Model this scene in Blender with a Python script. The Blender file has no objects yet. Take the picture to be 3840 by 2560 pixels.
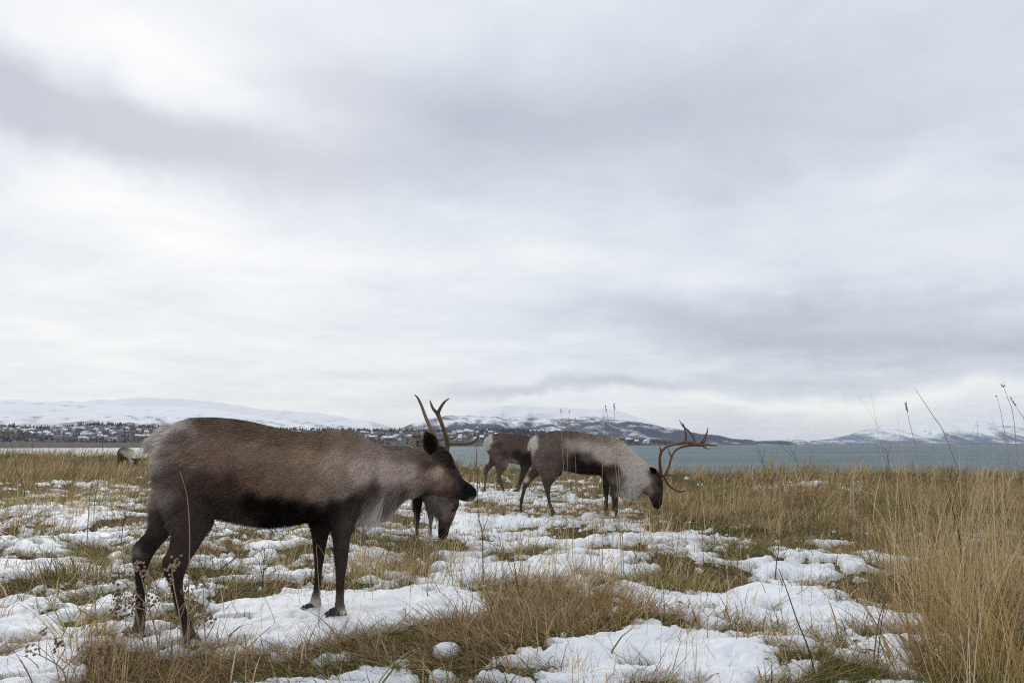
import bpy, math, numpy as np
from mathutils import Vector
R = math.radians
rng = np.random.default_rng(7)
scene = bpy.context.scene
col = scene.collection

# ---------------------------------------------------------------- camera
CAM_H, FPX, PITCH, ROLL = 0.95, 28.0 / 36.0 * 3840, R(7.38), R(0.12)
cd = bpy.data.cameras.new('camera'); cam = bpy.data.objects.new('camera', cd); col.objects.link(cam)
cd.lens = 28.0; cd.sensor_width = 36.0; cd.clip_start = 0.05; cd.clip_end = 80000
cam.location = (0, 0, CAM_H)
cam.rotation_euler = (R(90) + PITCH, 0, 0)
cam.rotation_euler.rotate_axis('Z', -ROLL)
cd.dof.use_dof = True; cd.dof.focus_distance = 4.3; cd.dof.aperture_fstop = 9.0
scene.camera = cam

SUN_AZ, SUN_EL = R(-24), R(27)          # behind the bright clouds, ahead and to the left
# ---------------------------------------------------------------- world: overcast sky
world = bpy.data.worlds.new('World'); scene.world = world; world.use_nodes = True
wn, wl = world.node_tree.nodes, world.node_tree.links
wn.clear()

def ray(px, py):
    x = (np.asarray(px, float) - 1920) / FPX; y = -(np.asarray(py, float) - 1280) / FPX
    c, s = math.cos(ROLL), math.sin(ROLL)
    xr, yr = x * c + y * s, -x * s + y * c
    return xr, math.cos(PITCH) - yr * math.sin(PITCH), math.sin(PITCH) + yr * math.cos(PITCH)

def project(X, Y, Z):
    Zc = Z - CAM_H
    f = Y * math.cos(PITCH) + Zc * math.sin(PITCH); u = -Y * math.sin(PITCH) + Zc * math.cos(PITCH)
    f = np.maximum(f, 0.05)
    c, s = math.cos(ROLL), math.sin(ROLL)
    xr, yr = X / f, u / f
    return 1920 + FPX * (xr * c - yr * s), 1280 - FPX * (xr * s + yr * c)

def ground_pt(px, py, z=0.0):
    x, y, zz = ray(px, py); t = (z - CAM_H) / zz
    return np.array([x * t, y * t, z])

class NT:
    """tiny node-graph helper"""
    def __init__(s, tree): s.t = tree
    def n(s, typ, **kw):
        nd = s.t.nodes.new(typ)
        for k, v in kw.items(): setattr(nd, k, v)
        return nd
    def m(s, op, a, b=None, c=None, clamp=False):
        nd = s.n('ShaderNodeMath', operation=op, use_clamp=clamp)
        for i, v in enumerate((a, b, c)):
            if v is None: continue
            if isinstance(v, (int, float)): nd.inputs[i].default_value = v
            else: s.t.links.new(v, nd.inputs[i])
        return nd.outputs[0]
    def mix(s, f, a, b, blend='MIX'):
        nd = s.n('ShaderNodeMix', data_type='RGBA', blend_type=blend)
        for i, v in ((0, f), (6, a), (7, b)):
            if isinstance(v, (int, float)): nd.inputs[i].default_value = v
            elif isinstance(v, tuple): nd.inputs[i].default_value = (*v, 1)
            else: s.t.links.new(v, nd.inputs[i])
        return nd.outputs[2]
    def ramp(s, f, stops, interp='LINEAR'):
        nd = s.n('ShaderNodeValToRGB'); cr = nd.color_ramp; cr.interpolation = interp
        while len(cr.elements) < len(stops): cr.elements.new(0.5)
        for e, (p, c) in zip(cr.elements, stops):
            e.position = p; e.color = (*c, 1) if isinstance(c, tuple) else (c, c, c, 1)
        s.t.links.new(f, nd.inputs[0]); return nd.outputs[0]
    def noise(s, vec, scale, detail=4, rough=.5, out=0, dist=0.0):
        nd = s.n('ShaderNodeTexNoise'); nd.inputs['Scale'].default_value = scale
        nd.inputs['Detail'].default_value = detail; nd.inputs['Roughness'].default_value = rough
        nd.inputs['Distortion'].default_value = dist
        if vec is not None: s.t.links.new(vec, nd.inputs['Vector'])
        return nd.outputs[out]
    def comb(s, x, y, z=0.0):
        nd = s.n('ShaderNodeCombineXYZ')
        for i, v in enumerate((x, y, z)):
            if isinstance(v, (int, float)): nd.inputs[i].default_value = v
            else: s.t.links.new(v, nd.inputs[i])
        return nd.outputs[0]

def build_sky():
    g = NT(world.node_tree)
    tc = g.n('ShaderNodeTexCoord')
    sep = g.n('ShaderNodeSeparateXYZ'); wl.new(tc.outputs['Generated'], sep.inputs[0])
    x, y, z = sep.outputs
    zc = g.m('MAXIMUM', z, 0.0)
    den = g.m('ADD', zc, 0.10)
    # the cloud deck as a flat layer seen in perspective
    deck = g.comb(g.m('DIVIDE', x, den), g.m('MULTIPLY', g.m('DIVIDE', y, den), 1.15))
    n1 = g.noise(deck, 0.75, 6, .52, dist=.5)
    n2 = g.noise(deck, 2.4, 8, .62, dist=.4)
    az = g.m('ARCTAN2', x, y); el = g.m('ARCSINE', z)
    wob = g.noise(tc.outputs['Generated'], 3.5, 5, .55, out=1)
    ws = g.n('ShaderNodeSeparateColor'); wl.new(wob, ws.inputs[0])
    az2 = g.m('ADD', az, g.m('MULTIPLY', g.m('SUBTRACT', ws.outputs[0], .5), .30))
    el2 = g.m('ADD', el, g.m('MULTIPLY', g.m('SUBTRACT', ws.outputs[1], .5), .16))
    total = None
    # cloud masses of this sky: (pixel x, y in a 2352 wide view, radius x, radius y, tilt, amount)
    for cx, cy, rx, ry, tilt, amt in [
        (440, 215, 290, 65, 14, .34), (150, 440, 360, 70, 8, .17), (330, 520, 360, 70, 4, .07),
        (90, 230, 330, 60, 16, -.40), (560, 355, 520, 75, 10, -.40), (1150, 320, 620, 120, 3, -.36),
        (1350, 210, 800, 130, -4, -.20), (1900, 330, 600, 130, -6, -.10), (0, 410, 90, 60, 0, -.16),
        (2150, 780, 620, 50, 5, -.42), (1750, 730, 500, 55, 2, -.24), (1950, 860, 420, 22, 3, -.22), (2250, 690, 300, 40, 0, -.16),
        (1350, 900, 360, 16, -1, -.38), (950, 890, 420, 22, 0, -.12),
        (2130, 385, 200, 55, -10, .16), (1000, 620, 520, 70, 2, .14), (2000, 908, 460, 24, 0, .36), (1150, 920, 200, 14, 3, .22),
        (400, 780, 700, 70, 0, .05), (1500, 560, 500, 70, 0, .05), (250, 60, 400, 45, 0, .10)]:
        dx, dy, dz = ray(cx * 1.6327, cy * 1.6327)
        a0 = math.atan2(dx, dy); e0 = math.atan2(dz, math.hypot(dx, dy))
        c, s_ = math.cos(R(-tilt)), math.sin(R(-tilt))
        da, de = g.m('SUBTRACT', az2, a0), g.m('SUBTRACT', el2, e0)
        u = g.m('ADD', g.m('MULTIPLY', da, c), g.m('MULTIPLY', de, s_))
        v = g.m('SUBTRACT', g.m('MULTIPLY', de, c), g.m('MULTIPLY', da, s_))
        k = 1.6327 / FPX
        q = g.m('ADD', g.m('POWER', g.m('MULTIPLY', u, 1 / (rx * k)), 2), g.m('POWER', g.m('MULTIPLY', v, 1 / (ry * k)), 2))
        b = g.m('MULTIPLY', g.m('EXPONENT', g.m('MULTIPLY', q, -1)), amt)
        total = b if total is None else g.m('ADD', total, b)
    f = g.m('ADD', g.m('MULTIPLY', g.m('SUBTRACT', n1, .5), .62), g.m('MULTIPLY', g.m('SUBTRACT', n2, .5), .42))
    f = g.m('ADD', g.m('ADD', f, total), .56, clamp=True)
    cloud = g.ramp(f, [(0.0, (.455, .495, .575)), (.30, (.57, .612, .685)), (.55, (.70, .745, .80)), (.78, (.835, .85, .87)), (1.0, (.94, .935, .91))])
    sky = g.n('ShaderNodeTexSky', sky_type='NISHITA', sun_disc=False)
    sky.sun_elevation = SUN_EL; sky.sun_rotation = SUN_AZ
    skyc = g.mix(1.0, sky.outputs[0], (.10, .10, .10), 'MULTIPLY')
    # a thin, even share of blue sky light comes through the deck
    colr = g.mix(.93, skyc, cloud)
    bg = g.n('ShaderNodeBackground'); bg.inputs[1].default_value = 1.05
    wl.new(colr, bg.inputs[0])
    out = g.n('ShaderNodeOutputWorld'); wl.new(bg.outputs[0], out.inputs[0])
build_sky()

sd = bpy.data.lights.new('sun', 'SUN'); sun = bpy.data.objects.new('sun', sd); col.objects.link(sun)
sd.energy = 1.05; sd.angle = R(24); sd.color = (1.0, .95, .88)
sv = Vector((math.sin(SUN_AZ) * math.cos(SUN_EL), math.cos(SUN_AZ) * math.cos(SUN_EL), math.sin(SUN_EL)))
sun.rotation_euler = sv.to_track_quat('Z', 'Y').to_euler()
vs = scene.view_settings
vs.view_transform = 'Standard'; vs.look = 'None'; vs.exposure = 0.05; vs.gamma = 1.0; vs.use_curve_mapping = False
scene.render.engine = 'CYCLES'
cy = scene.cycles
cy.pixel_filter_type = 'BLACKMAN_HARRIS'; cy.filter_width = 1.15
cy.max_bounces = 8; cy.use_adaptive_sampling = False; cy.diffuse_bounces = 3; cy.glossy_bounces = 2; cy.transmission_bounces = 3; cy.volume_bounces = 1
cy.use_denoising = False; cy.denoiser = 'OPENIMAGEDENOISE'; cy.denoising_input_passes = 'RGB_ALBEDO_NORMAL'; cy.denoising_prefilter = 'ACCURATE'; cy.caustics_reflective = False; cy.caustics_refractive = False

# ---------------------------------------------------------------- helpers
def empty(name, loc, rz=0.0):
    o = bpy.data.objects.new(name, None); o.empty_display_size = .1
    col.objects.link(o); o.location = [float(v) for v in loc]; o.rotation_euler = (0, 0, rz); return o

def tag(o, label=None, cat=None, group=None, kind=None):
    if label: o['label'] = label
    if cat: o['category'] = cat
    if group: o['group'] = group
    if kind: o['kind'] = kind
    return o

def mesh_np(name, verts, faces, mat=None, parent=None, colors=None, smooth=True):
    """faces: list of int arrays, each (n, k) with its own k"""
    me = bpy.data.meshes.new(name)
    verts = np.asarray(verts, np.float32)
    faces = [np.asarray(f, np.int32) for f in faces if len(f)]
    me.vertices.add(len(verts)); me.vertices.foreach_set('co', verts.ravel())
    nl = sum(f.size for f in faces); npoly = sum(len(f) for f in faces)
    me.loops.add(nl); me.loops.foreach_set('vertex_index', np.concatenate([f.ravel() for f in faces]))
    me.polygons.add(npoly)
    tot = np.concatenate([np.full(len(f), f.shape[1], np.int32) for f in faces])
    st = np.concatenate([[0], np.cumsum(tot)[:-1]]).astype(np.int32)
    me.polygons.foreach_set('loop_start', st)
    try: me.polygons.foreach_set('loop_total', tot)
    except Exception: pass
    me.update(calc_edges=True)
    if smooth: me.polygons.foreach_set('use_smooth', np.ones(npoly, bool))
    if colors is not None: set_col(me, colors)
    if mat: me.materials.append(mat)
    o = bpy.data.objects.new(name, me); col.objects.link(o); o.parent = parent
    return o

def set_col(me, colors):
    a = me.color_attributes.new('Col', 'FLOAT_COLOR', 'POINT')
    c = np.ones((len(me.vertices), 4), np.float32); c[:, :3] = colors
    a.data.foreach_set('color', c.ravel())

def _hash(ix, iy, seed):
    h = (ix.astype(np.int64) * 374761393 + iy.astype(np.int64) * 668265263 + seed * 1442695041) & 0xffffffff
    h = ((h ^ (h >> 13)) * 1274126177) & 0xffffffff
    return ((h ^ (h >> 16)) & 0xffff) / 65535.0

def vnoise(x, y, seed=0):
    x = np.asarray(x, float); y = np.asarray(y, float)
    ix, iy = np.floor(x), np.floor(y); fx, fy = x - ix, y - iy
    fx = fx * fx * fx * (fx * (fx * 6 - 15) + 10); fy = fy * fy * fy * (fy * (fy * 6 - 15) + 10)
    a, b = _hash(ix, iy, seed), _hash(ix + 1, iy, seed); c, d = _hash(ix, iy + 1, seed), _hash(ix + 1, iy + 1, seed)
    return (a * (1 - fx) + b * fx) * (1 - fy) + (c * (1 - fx) + d * fx) * fy

def fbm(x, y, octv=4, seed=0, gain=.5):
    t = 0; a = 1; n = 0
    for i in range(octv):
        ca, sa = math.cos(i * .7), math.sin(i * .7)
        t = t + a * (vnoise((x * ca - y * sa) * 2 ** i + i * 13.7, (x * sa + y * ca) * 2 ** i - i * 7.1, seed + i) * 2 - 1)
        n += a; a *= gain
    return t / n

def catmull(pts, n=6):
    p = np.asarray(pts, float); p = np.vstack([2 * p[0] - p[1], p, 2 * p[-1] - p[-2]]); o = []
    for i in range(1, len(p) - 2):
        for t in np.linspace(0, 1, n, endpoint=False):
            a, b, c, d = p[i - 1:i + 3]
            o.append(.5 * (2 * b + (c - a) * t + (2 * a - 5 * b + 4 * c - d) * t * t + (3 * b - a - 3 * c + d) * t ** 3))
    o.append(p[-2]); return np.array(o)

def tube(pts, rad, seg=8, n=5, flat=1.0):
    """tapered tube through pts, returns verts, [quads], closed by a tip vertex at both ends"""
    pr = np.column_stack([np.asarray(pts, float), np.asarray(rad, float)])
    c = catmull(pr, n) if n > 1 else pr
    P, rd = c[:, :3], np.maximum(c[:, 3], 1e-4)
    T = np.gradient(P, axis=0); T /= np.linalg.norm(T, axis=1)[:, None] + 1e-12
    up = np.array([0, 1., 0]) if abs(T[0][1]) < .9 else np.array([1., 0, 0])
    V = []; N = np.cross(T[0], up); N /= np.linalg.norm(N)
    for i in range(len(P)):
        N = N - T[i] * (N @ T[i]); N /= np.linalg.norm(N) + 1e-12
        B = np.cross(T[i], N)
        a = np.linspace(0, 2 * math.pi, seg, endpoint=False)
        V.append(P[i] + rd[i] * (np.cos(a)[:, None] * N + flat * np.sin(a)[:, None] * B))
    m = len(P); V = np.vstack(V + [P[:1], P[-1:]])
    i, j = np.meshgrid(np.arange(m - 1), np.arange(seg), indexing='ij'); j2 = (j + 1) % seg
    Q = np.stack([i * seg + j, i * seg + j2, (i + 1) * seg + j2, (i + 1) * seg + j], -1).reshape(-1, 4)
    k = np.arange(seg); k2 = (k + 1) % seg
    T1 = np.stack([np.full(seg, m * seg), k2, k], -1); T2 = np.stack([np.full(seg, m * seg + 1), (m - 1) * seg + k, (m - 1) * seg + k2], -1)
    return V, [Q, np.vstack([T1, T2])]

class Bag:
    """collects pieces of one mesh"""
    def __init__(s): s.v = []; s.f = {}; s.c = []; s.n = 0
    def add(s, v, fs, c=(.5, .5, .5)):
        v = np.asarray(v, float)
        for f in fs:
            if len(f): s.f.setdefault(np.asarray(f).shape[1], []).append(np.asarray(f) + s.n)
        s.v.append(v); s.n += len(v)
        s.c.append(np.broadcast_to(np.asarray(c, float), (len(v), 3)))
    def build(s, name, mat, parent=None, smooth=True):
        return mesh_np(name, np.vstack(s.v), [np.vstack(a) for a in s.f.values()], mat, parent, np.vstack(s.c), smooth)

# ---------------------------------------------------------------- materials
def principled(name, base=None, rough=.7, spec=.3, attr=None, bump=None, vary=None):
    m = bpy.data.materials.new(name); m.use_nodes = True
    g = NT(m.node_tree); b = m.node_tree.nodes['Principled BSDF']
    b.inputs['Roughness'].default_value = rough; b.inputs['Specular IOR Level'].default_value = spec
    tc = g.n('ShaderNodeTexCoord')
    if attr:
        a = g.n('ShaderNodeAttribute', attribute_name=attr); c = a.outputs['Color']
    else:
        rgb = g.n('ShaderNodeRGB'); rgb.outputs[0].default_value = (*base, 1); c = rgb.outputs[0]
    if vary:
        nz = g.noise(tc.outputs['Object'], vary[0], 5, .6)
        k = g.ramp(nz, [(.25, 1 - vary[1]), (.75, 1 + vary[1])])
        c = g.mix(1.0, c, k, 'MULTIPLY')
    m.node_tree.links.new(c, b.inputs['Base Color'])
    if bump:
        nb = g.noise(tc.outputs['Object'], bump[0], 5, .6)
        bp = g.n('ShaderNodeBump'); bp.inputs['Strength'].default_value = bump[1]; bp.inputs['Distance'].default_value = bump[2]
        m.node_tree.links.new(nb, bp.inputs['Height']); m.node_tree.links.new(bp.outputs[0], b.inputs['Normal'])
    return m

def leafy(name, trans=.3):
    m = bpy.data.materials.new(name); m.use_nodes = True
    t = m.node_tree; t.nodes.clear(); g = NT(t)
    a = g.n('ShaderNodeAttribute', attribute_name='Col')
    d = g.n('ShaderNodeBsdfDiffuse'); tr = g.n('ShaderNodeBsdfTranslucent'); mx = g.n('ShaderNodeMixShader')
    mx.inputs[0].default_value = trans
    t.links.new(a.outputs['Color'], d.inputs[0]); t.links.new(a.outputs['Color'], tr.inputs[0])
    t.links.new(d.outputs[0], mx.inputs[1]); t.links.new(tr.outputs[0], mx.inputs[2])
    o = g.n('ShaderNodeOutputMaterial'); t.links.new(mx.outputs[0], o.inputs[0])
    return m

M = {}
M['blade'] = leafy('dry_blade', .38)
M['coat'] = principled('coat_skin', attr='Col', rough=.85, spec=.1)
M['fur'] = leafy('fur_hair', .12)
M['antler'] = principled('antler_bone', attr='Col', rough=.5, spec=.35, bump=(55, .35, .004), vary=(28, .3))
M['hoof'] = principled('hoof_horn', (.025, .022, .02), rough=.45, spec=.4, vary=(60, .3))
M['eye'] = principled('eye_wet', (.006, .005, .004), rough=.22, spec=.22)
M['nose'] = principled('nose_skin', (.018, .016, .017), rough=.4, spec=.4, bump=(200, .3, .001))
M['stem'] = principled('weed_stem', attr='Col', rough=.8, spec=.15, vary=(40, .25))
# ---------------------------------------------------------------- reindeer: outlines measured in the photograph
class Frame:
    """a vertical plane through an animal's spine; turns photograph pixels into the animal's own x (forward), y (left), z"""
    def __init__(s, px, yaw, hooves, zoff=0.0):
        s.yaw = yaw; s.f = np.array([math.cos(yaw), math.sin(yaw)]); s.l = np.array([-math.sin(yaw), math.cos(yaw)])
        lo, hi = 1.5, 60.0
        for _ in range(60):
            mid = .5 * (lo + hi); dx, dy, _z = ray(px, 1663); s.P = np.array([dx / dy * mid, mid])
            z = np.mean([s.at(*h)[2] for h in hooves])
            if z > zoff: lo = mid
            else: hi = mid
    def at(s, px, py, lat=0.0):
        d = np.array([float(v) for v in ray(px, py)])
        k = -s.P; t = (lat - k @ s.l) / (d[:2] @ s.l)
        p = k + t * d[:2]
        return np.array([p @ s.f, lat, CAM_H + t * d[2]])
    def world(s, q):
        q = np.asarray(q, float)
        return np.array([s.P[0] + q[0] * s.f[0] + q[1] * s.l[0], s.P[1] + q[0] * s.f[1] + q[1] * s.l[1], q[2]])

def Z(ox, oy, k):                       # zoom-window coordinates -> photograph pixels
    return lambda x, y: (ox + x * k, oy + y * k)
z1, z3, z7 = Z(440, 1420, .67587), Z(1500, 1540, .52721), Z(1500, 1780, .20408)
zf = Z(0, 0, 1.0)

DEER = {}
DEER['a'] = dict(z=z1, px=930, yaw=R(25), body=[
    (222, 340, 208, 590, .075), (290, 258, 250, 690, .15), (400, 213, 380, 760, .20), (530, 206, 540, 775, .225), (700, 222, 680, 808, .25),
    (880, 262, 860, 830, .265), (1040, 288, 1020, 806, .25), (1180, 279, 1170, 782, .215), (1290, 281, 1290, 762, .175), (1380, 325, 1380, 752, .14),
    (1460, 368, 1440, 728, .115), (1560, 388, 1530, 690, .098), (1650, 388, 1640, 664, .09), (1730, 380, 1710, 650, .088),
    (1800, 372, 1770, 652, .088), (1850, 424, 1805, 656, .082), (1886, 498, 1845, 662, .066), (1916, 550, 1885, 669, .053),
    (1948, 572, 1920, 681, .050), (1972, 592, 1946, 683, .046), (1988, 608, 1968, 678, .038), (1994, 628, 1985, 660, .020)],
    legs=[
    (-.125, [(540, 690, 230, 600, .10), (530, 800, 285, 770, .085), (490, 880, 298, 860, .062), (445, 950, 275, 945, .048), (405, 1012, 240, 1018, .040),
             (380, 1080, 258, 1092, .032), (372, 1150, 290, 1158, .026), (382, 1240, 312, 1250, .024), (408, 1325, 338, 1342, .027), (440, 1400, 362, 1425, .030)], (488, 1490, 400, 1495)),
    (.125, [(330, 700, 190, 640, .09), (310, 780, 197, 755, .072), (298, 860, 155, 850, .056), (235, 938, 90, 912, .043), (190, 1008, 76, 972, .038),
            (167, 1070, 88, 1060, .029), (162, 1150, 98, 1150, .024), (162, 1250, 95, 1250, .023), (163, 1330, 88, 1330, .027), (158, 1385, 80, 1385, .029)], (162, 1436, 72, 1430)),
    (-.10, [(1340, 690, 1170, 690, .085), (1320, 780, 1180, 790, .06), (1298, 880, 1188, 880, .045), (1285, 980, 1197, 980, .038), (1278, 1040, 1205, 1040, .036),
            (1266, 1110, 1208, 1110, .027), (1263, 1200, 1206, 1200, .024), (1266, 1250, 1202, 1250, .027), (1280, 1295, 1196, 1295, .030)], (1303, 1345, 1182, 1340)),
    (.10, [(1200, 730, 1070, 730, .075), (1180, 820, 1076, 820, .05), (1168, 900, 1078, 900, .042), (1150, 1000, 1088, 1000, .034), (1138, 1080, 1091, 1080, .026),
           (1134, 1160, 1084, 1160, .023), (1134, 1220, 1068, 1220, .027), (1142, 1265, 1057, 1265, .029)], (1156, 1312, 1046, 1308))])
DEER['b'] = dict(z=z3, px=2190, yaw=R(-9), body=[
    (938, 222, 938, 262, .05), (958, 190, 955, 330, .12), (1000, 166, 1000, 415, .17), (1080, 139, 1080, 420, .2), (1180, 136, 1170, 425, .215),
    (1300, 150, 1280, 450, .24), (1400, 170, 1380, 457, .24), (1480, 176, 1480, 465, .22), (1550, 190, 1540, 495, .18), (1620, 240, 1590, 535, .15),
    (1690, 305, 1640, 565, .125), (1750, 357, 1690, 577, .11), (1800, 400, 1722, 585, .10), (1838, 428, 1742, 592, .092), (1866, 480, 1758, 602, .082),
    (1873, 550, 1773, 627, .068), (1870, 610, 1788, 655, .054), (1866, 650, 1800, 684, .048), (1860, 678, 1812, 696, .040), (1848, 692, 1826, 700, .022)],
    legs=[
    (-.12, [(1160, 350, 960, 320, .1), (1160, 405, 975, 400, .08), (1122, 470, 998, 445, .06), (1087, 520, 1005, 500, .045), (1072, 562, 1022, 550, .035),
            (1072, 610, 1040, 612, .026), (1082, 660, 1052, 665, .024), (1100, 705, 1066, 712, .027)], (1132, 752, 1080, 752)),
    (.12, [(1050, 370, 950, 320, .09), (1030, 420, 945, 390, .075), (985, 462, 922, 432, .055), (936, 502, 888, 477, .042), (906, 540, 873, 518, .034),
           (890, 590, 861, 582, .026), (880, 640, 849, 640, .024), (872, 690, 840, 690, .027)], (872, 730, 832, 730)),
    (-.11, [(1590, 420, 1455, 420, .08), (1570, 480, 1475, 480, .06), (1560, 540, 1487, 540, .045), (1555, 600, 1506, 600, .036), (1552, 660, 1519, 660, .026),
            (1554, 720, 1521, 720, .026), (1562, 755, 1524, 755, .028)], (1576, 790, 1522, 790)),
    (.11, [(1500, 420, 1432, 420, .07), (1492, 500, 1437, 500, .045), (1489, 570, 1443, 570, .036), (1484, 630, 1454, 630, .028), (1485, 690, 1457, 690, .026),
           (1490, 722, 1458, 722, .028)], (1500, 752, 1455, 752))])
DEER['c'] = dict(z=z3, px=1890, yaw=R(6), body=[
    (610, 215, 608, 250, .05), (632, 184, 628, 300, .12), (680, 161, 680, 348, .16), (750, 157, 740, 362, .19), (830, 164, 830, 380, .2), (900, 176, 900, 392, .2),
    (960, 184, 960, 398, .18), (1010, 199, 1000, 400, .15), (1060, 229, 1030, 408, .12), (1100, 274, 1060, 428, .095), (1130, 322, 1085, 440, .085), (1150, 370, 1100, 452, .072),
    (1156, 420, 1114, 465, .055), (1152, 448, 1130, 470, .03)],
    legs=[
    (-.11, [(780, 340, 650, 320, .09), (762, 400, 678, 388, .062), (726, 450, 684, 448, .042), (726, 490, 692, 490, .034), (738, 530, 709, 535, .025), (754, 570, 728, 576, .026)], (786, 606, 744, 606)),
    (.11, [(720, 330, 640, 305, .09), (692, 370, 640, 358, .062), (650, 406, 606, 390, .044), (628, 438, 594, 428, .034), (620, 480, 597, 480, .024), (617, 530, 594, 530, .025)], (622, 575, 585, 575)),
    (-.10, [(935, 385, 860, 385, .06), (906, 430, 862, 430, .044), (885, 480, 848, 475, .034), (866, 530, 836, 525, .025), (857, 556, 828, 552, .026)], (858, 585, 815, 580)),
    (.10, [(1062, 385, 990, 385, .06), (1052, 440, 1012, 440, .042), (1050, 490, 1018, 490, .033), (1054, 540, 1027, 540, .025), (1056, 560, 1027, 560, .026)], (1062, 592, 1022, 592))])
DEER['d'] = dict(z=zf, px=1500, yaw=R(8), body=[
    (1292, 1690, 1292, 1720, .05), (1310, 1674, 1305, 1790, .12), (1360, 1668, 1350, 1850, .165), (1430, 1667, 1420, 1860, .19), (1500, 1668, 1490, 1868, .19),
    (1550, 1674, 1545, 1875, .17), (1590, 1696, 1580, 1880, .135), (1640, 1735, 1608, 1892, .115), (1680, 1782, 1628, 1905, .1), (1712, 1838, 1634, 1922, .088),
    (1724, 1886, 1640, 1938, .08), (1713, 1915, 1642, 1955, .07), (1705, 1940, 1642, 1970, .06), (1694, 1962, 1642, 1985, .052), (1685, 1990, 1640, 2002, .046), (1680, 2012, 1643, 2018, .04), (1670, 2022, 1652, 2024, .02)],
    legs=[
    (-.10, [(1640, 1860, 1590, 1860, .065), (1627, 1900, 1598, 1900, .044), (1624, 1965, 1607, 1965, .033), (1622, 2000, 1607, 2000, .026), (1628, 2035, 1605, 2035, .028)], (1640, 2060, 1603, 2060)),
    (.10, [(1588, 1850, 1546, 1850, .065), (1580, 1900, 1550, 1900, .044), (1574, 1965, 1553, 1965, .033), (1572, 2000, 1553, 2000, .026), (1575, 2015, 1549, 2015, .028)], (1581, 2034, 1544, 2032)),
    (-.11, [(1400, 1820, 1320, 1815, .09), (1388, 1890, 1335, 1880, .06), (1372, 1930, 1345, 1925, .04), (1371, 1970, 1353, 1970, .027), (1378, 2002, 1355, 2002, .027)], (1388, 2022, 1352, 2022)),
    (.11, [(1370, 1810, 1300, 1800, .09), (1352, 1870, 1305, 1860, .06), (1336, 1910, 1312, 1905, .04), (1334, 1950, 1318, 1950, .027), (1340, 1975, 1318, 1975, .027)], (1350, 1994, 1315, 1994))])
HOOVES = []                                                # world positions the terrain has to meet
for k_, D in DEER.items():
    zz = D['z']
    pts = [(*zz((h[0] + h[2]) / 2, (h[1] + h[3]) / 2), lat) for lat, rings, h in D['legs']]
    D['frame'] = fr = Frame(D['px'], D['yaw'], pts, .02)
    D['hoof'] = [fr.at(*p) for p in pts]
    HOOVES += [fr.world(h) for h in D['hoof']]
HOOVES = np.array(HOOVES)
# ---------------------------------------------------------------- ground, snow, sea
SHORE_X = [-90, -60, -32, -15.7, -2, 5, 15, 40, 90]; SHORE_Y = [62, 58, 50, 42, 30, 24, 24, 27, 30]
SEA_Z = -1.7

def shore(x): return np.interp(x, SHORE_X, SHORE_Y)

def ground_z(x, y):
    x = np.asarray(x, float); y = np.asarray(y, float)
    d = np.hypot(x, y)
    h = .055 * fbm(x * .55, y * .55, 3, 11) + .042 * fbm(x * 1.7, y * 1.7, 3, 21) + .020 * fbm(x * 5, y * 5, 3, 31)
    h = h * np.clip(d / 3.0, .4, 1.6)
    w = np.zeros_like(h); a = np.zeros_like(h)
    for hx, hy, hz in HOOVES:
        g = np.exp(-((x - hx) ** 2 + (y - hy) ** 2) / (2 * (.10 + .012 * hy) ** 2 * 4))
        w += g; a += g * (hz + .006)
    h = np.where(w > 1e-6, (h * 1.0 + a * 6) / (1.0 + w * 6), h)
    h = h - .32 * np.exp(-((x + 17.3) ** 2 + (y - 35.5) ** 2) / 18)
    e = np.clip((y - shore(x) + 1.5) / 6.0, 0, 1)
    return h + np.interp(x, [-30, -8, 2], [.52, .34, .12]) * np.clip((y - shore(x) + 6) / 5, 0, 1) * (1 - e) - e * e * (3 - 2 * e) * 2.6

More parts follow.
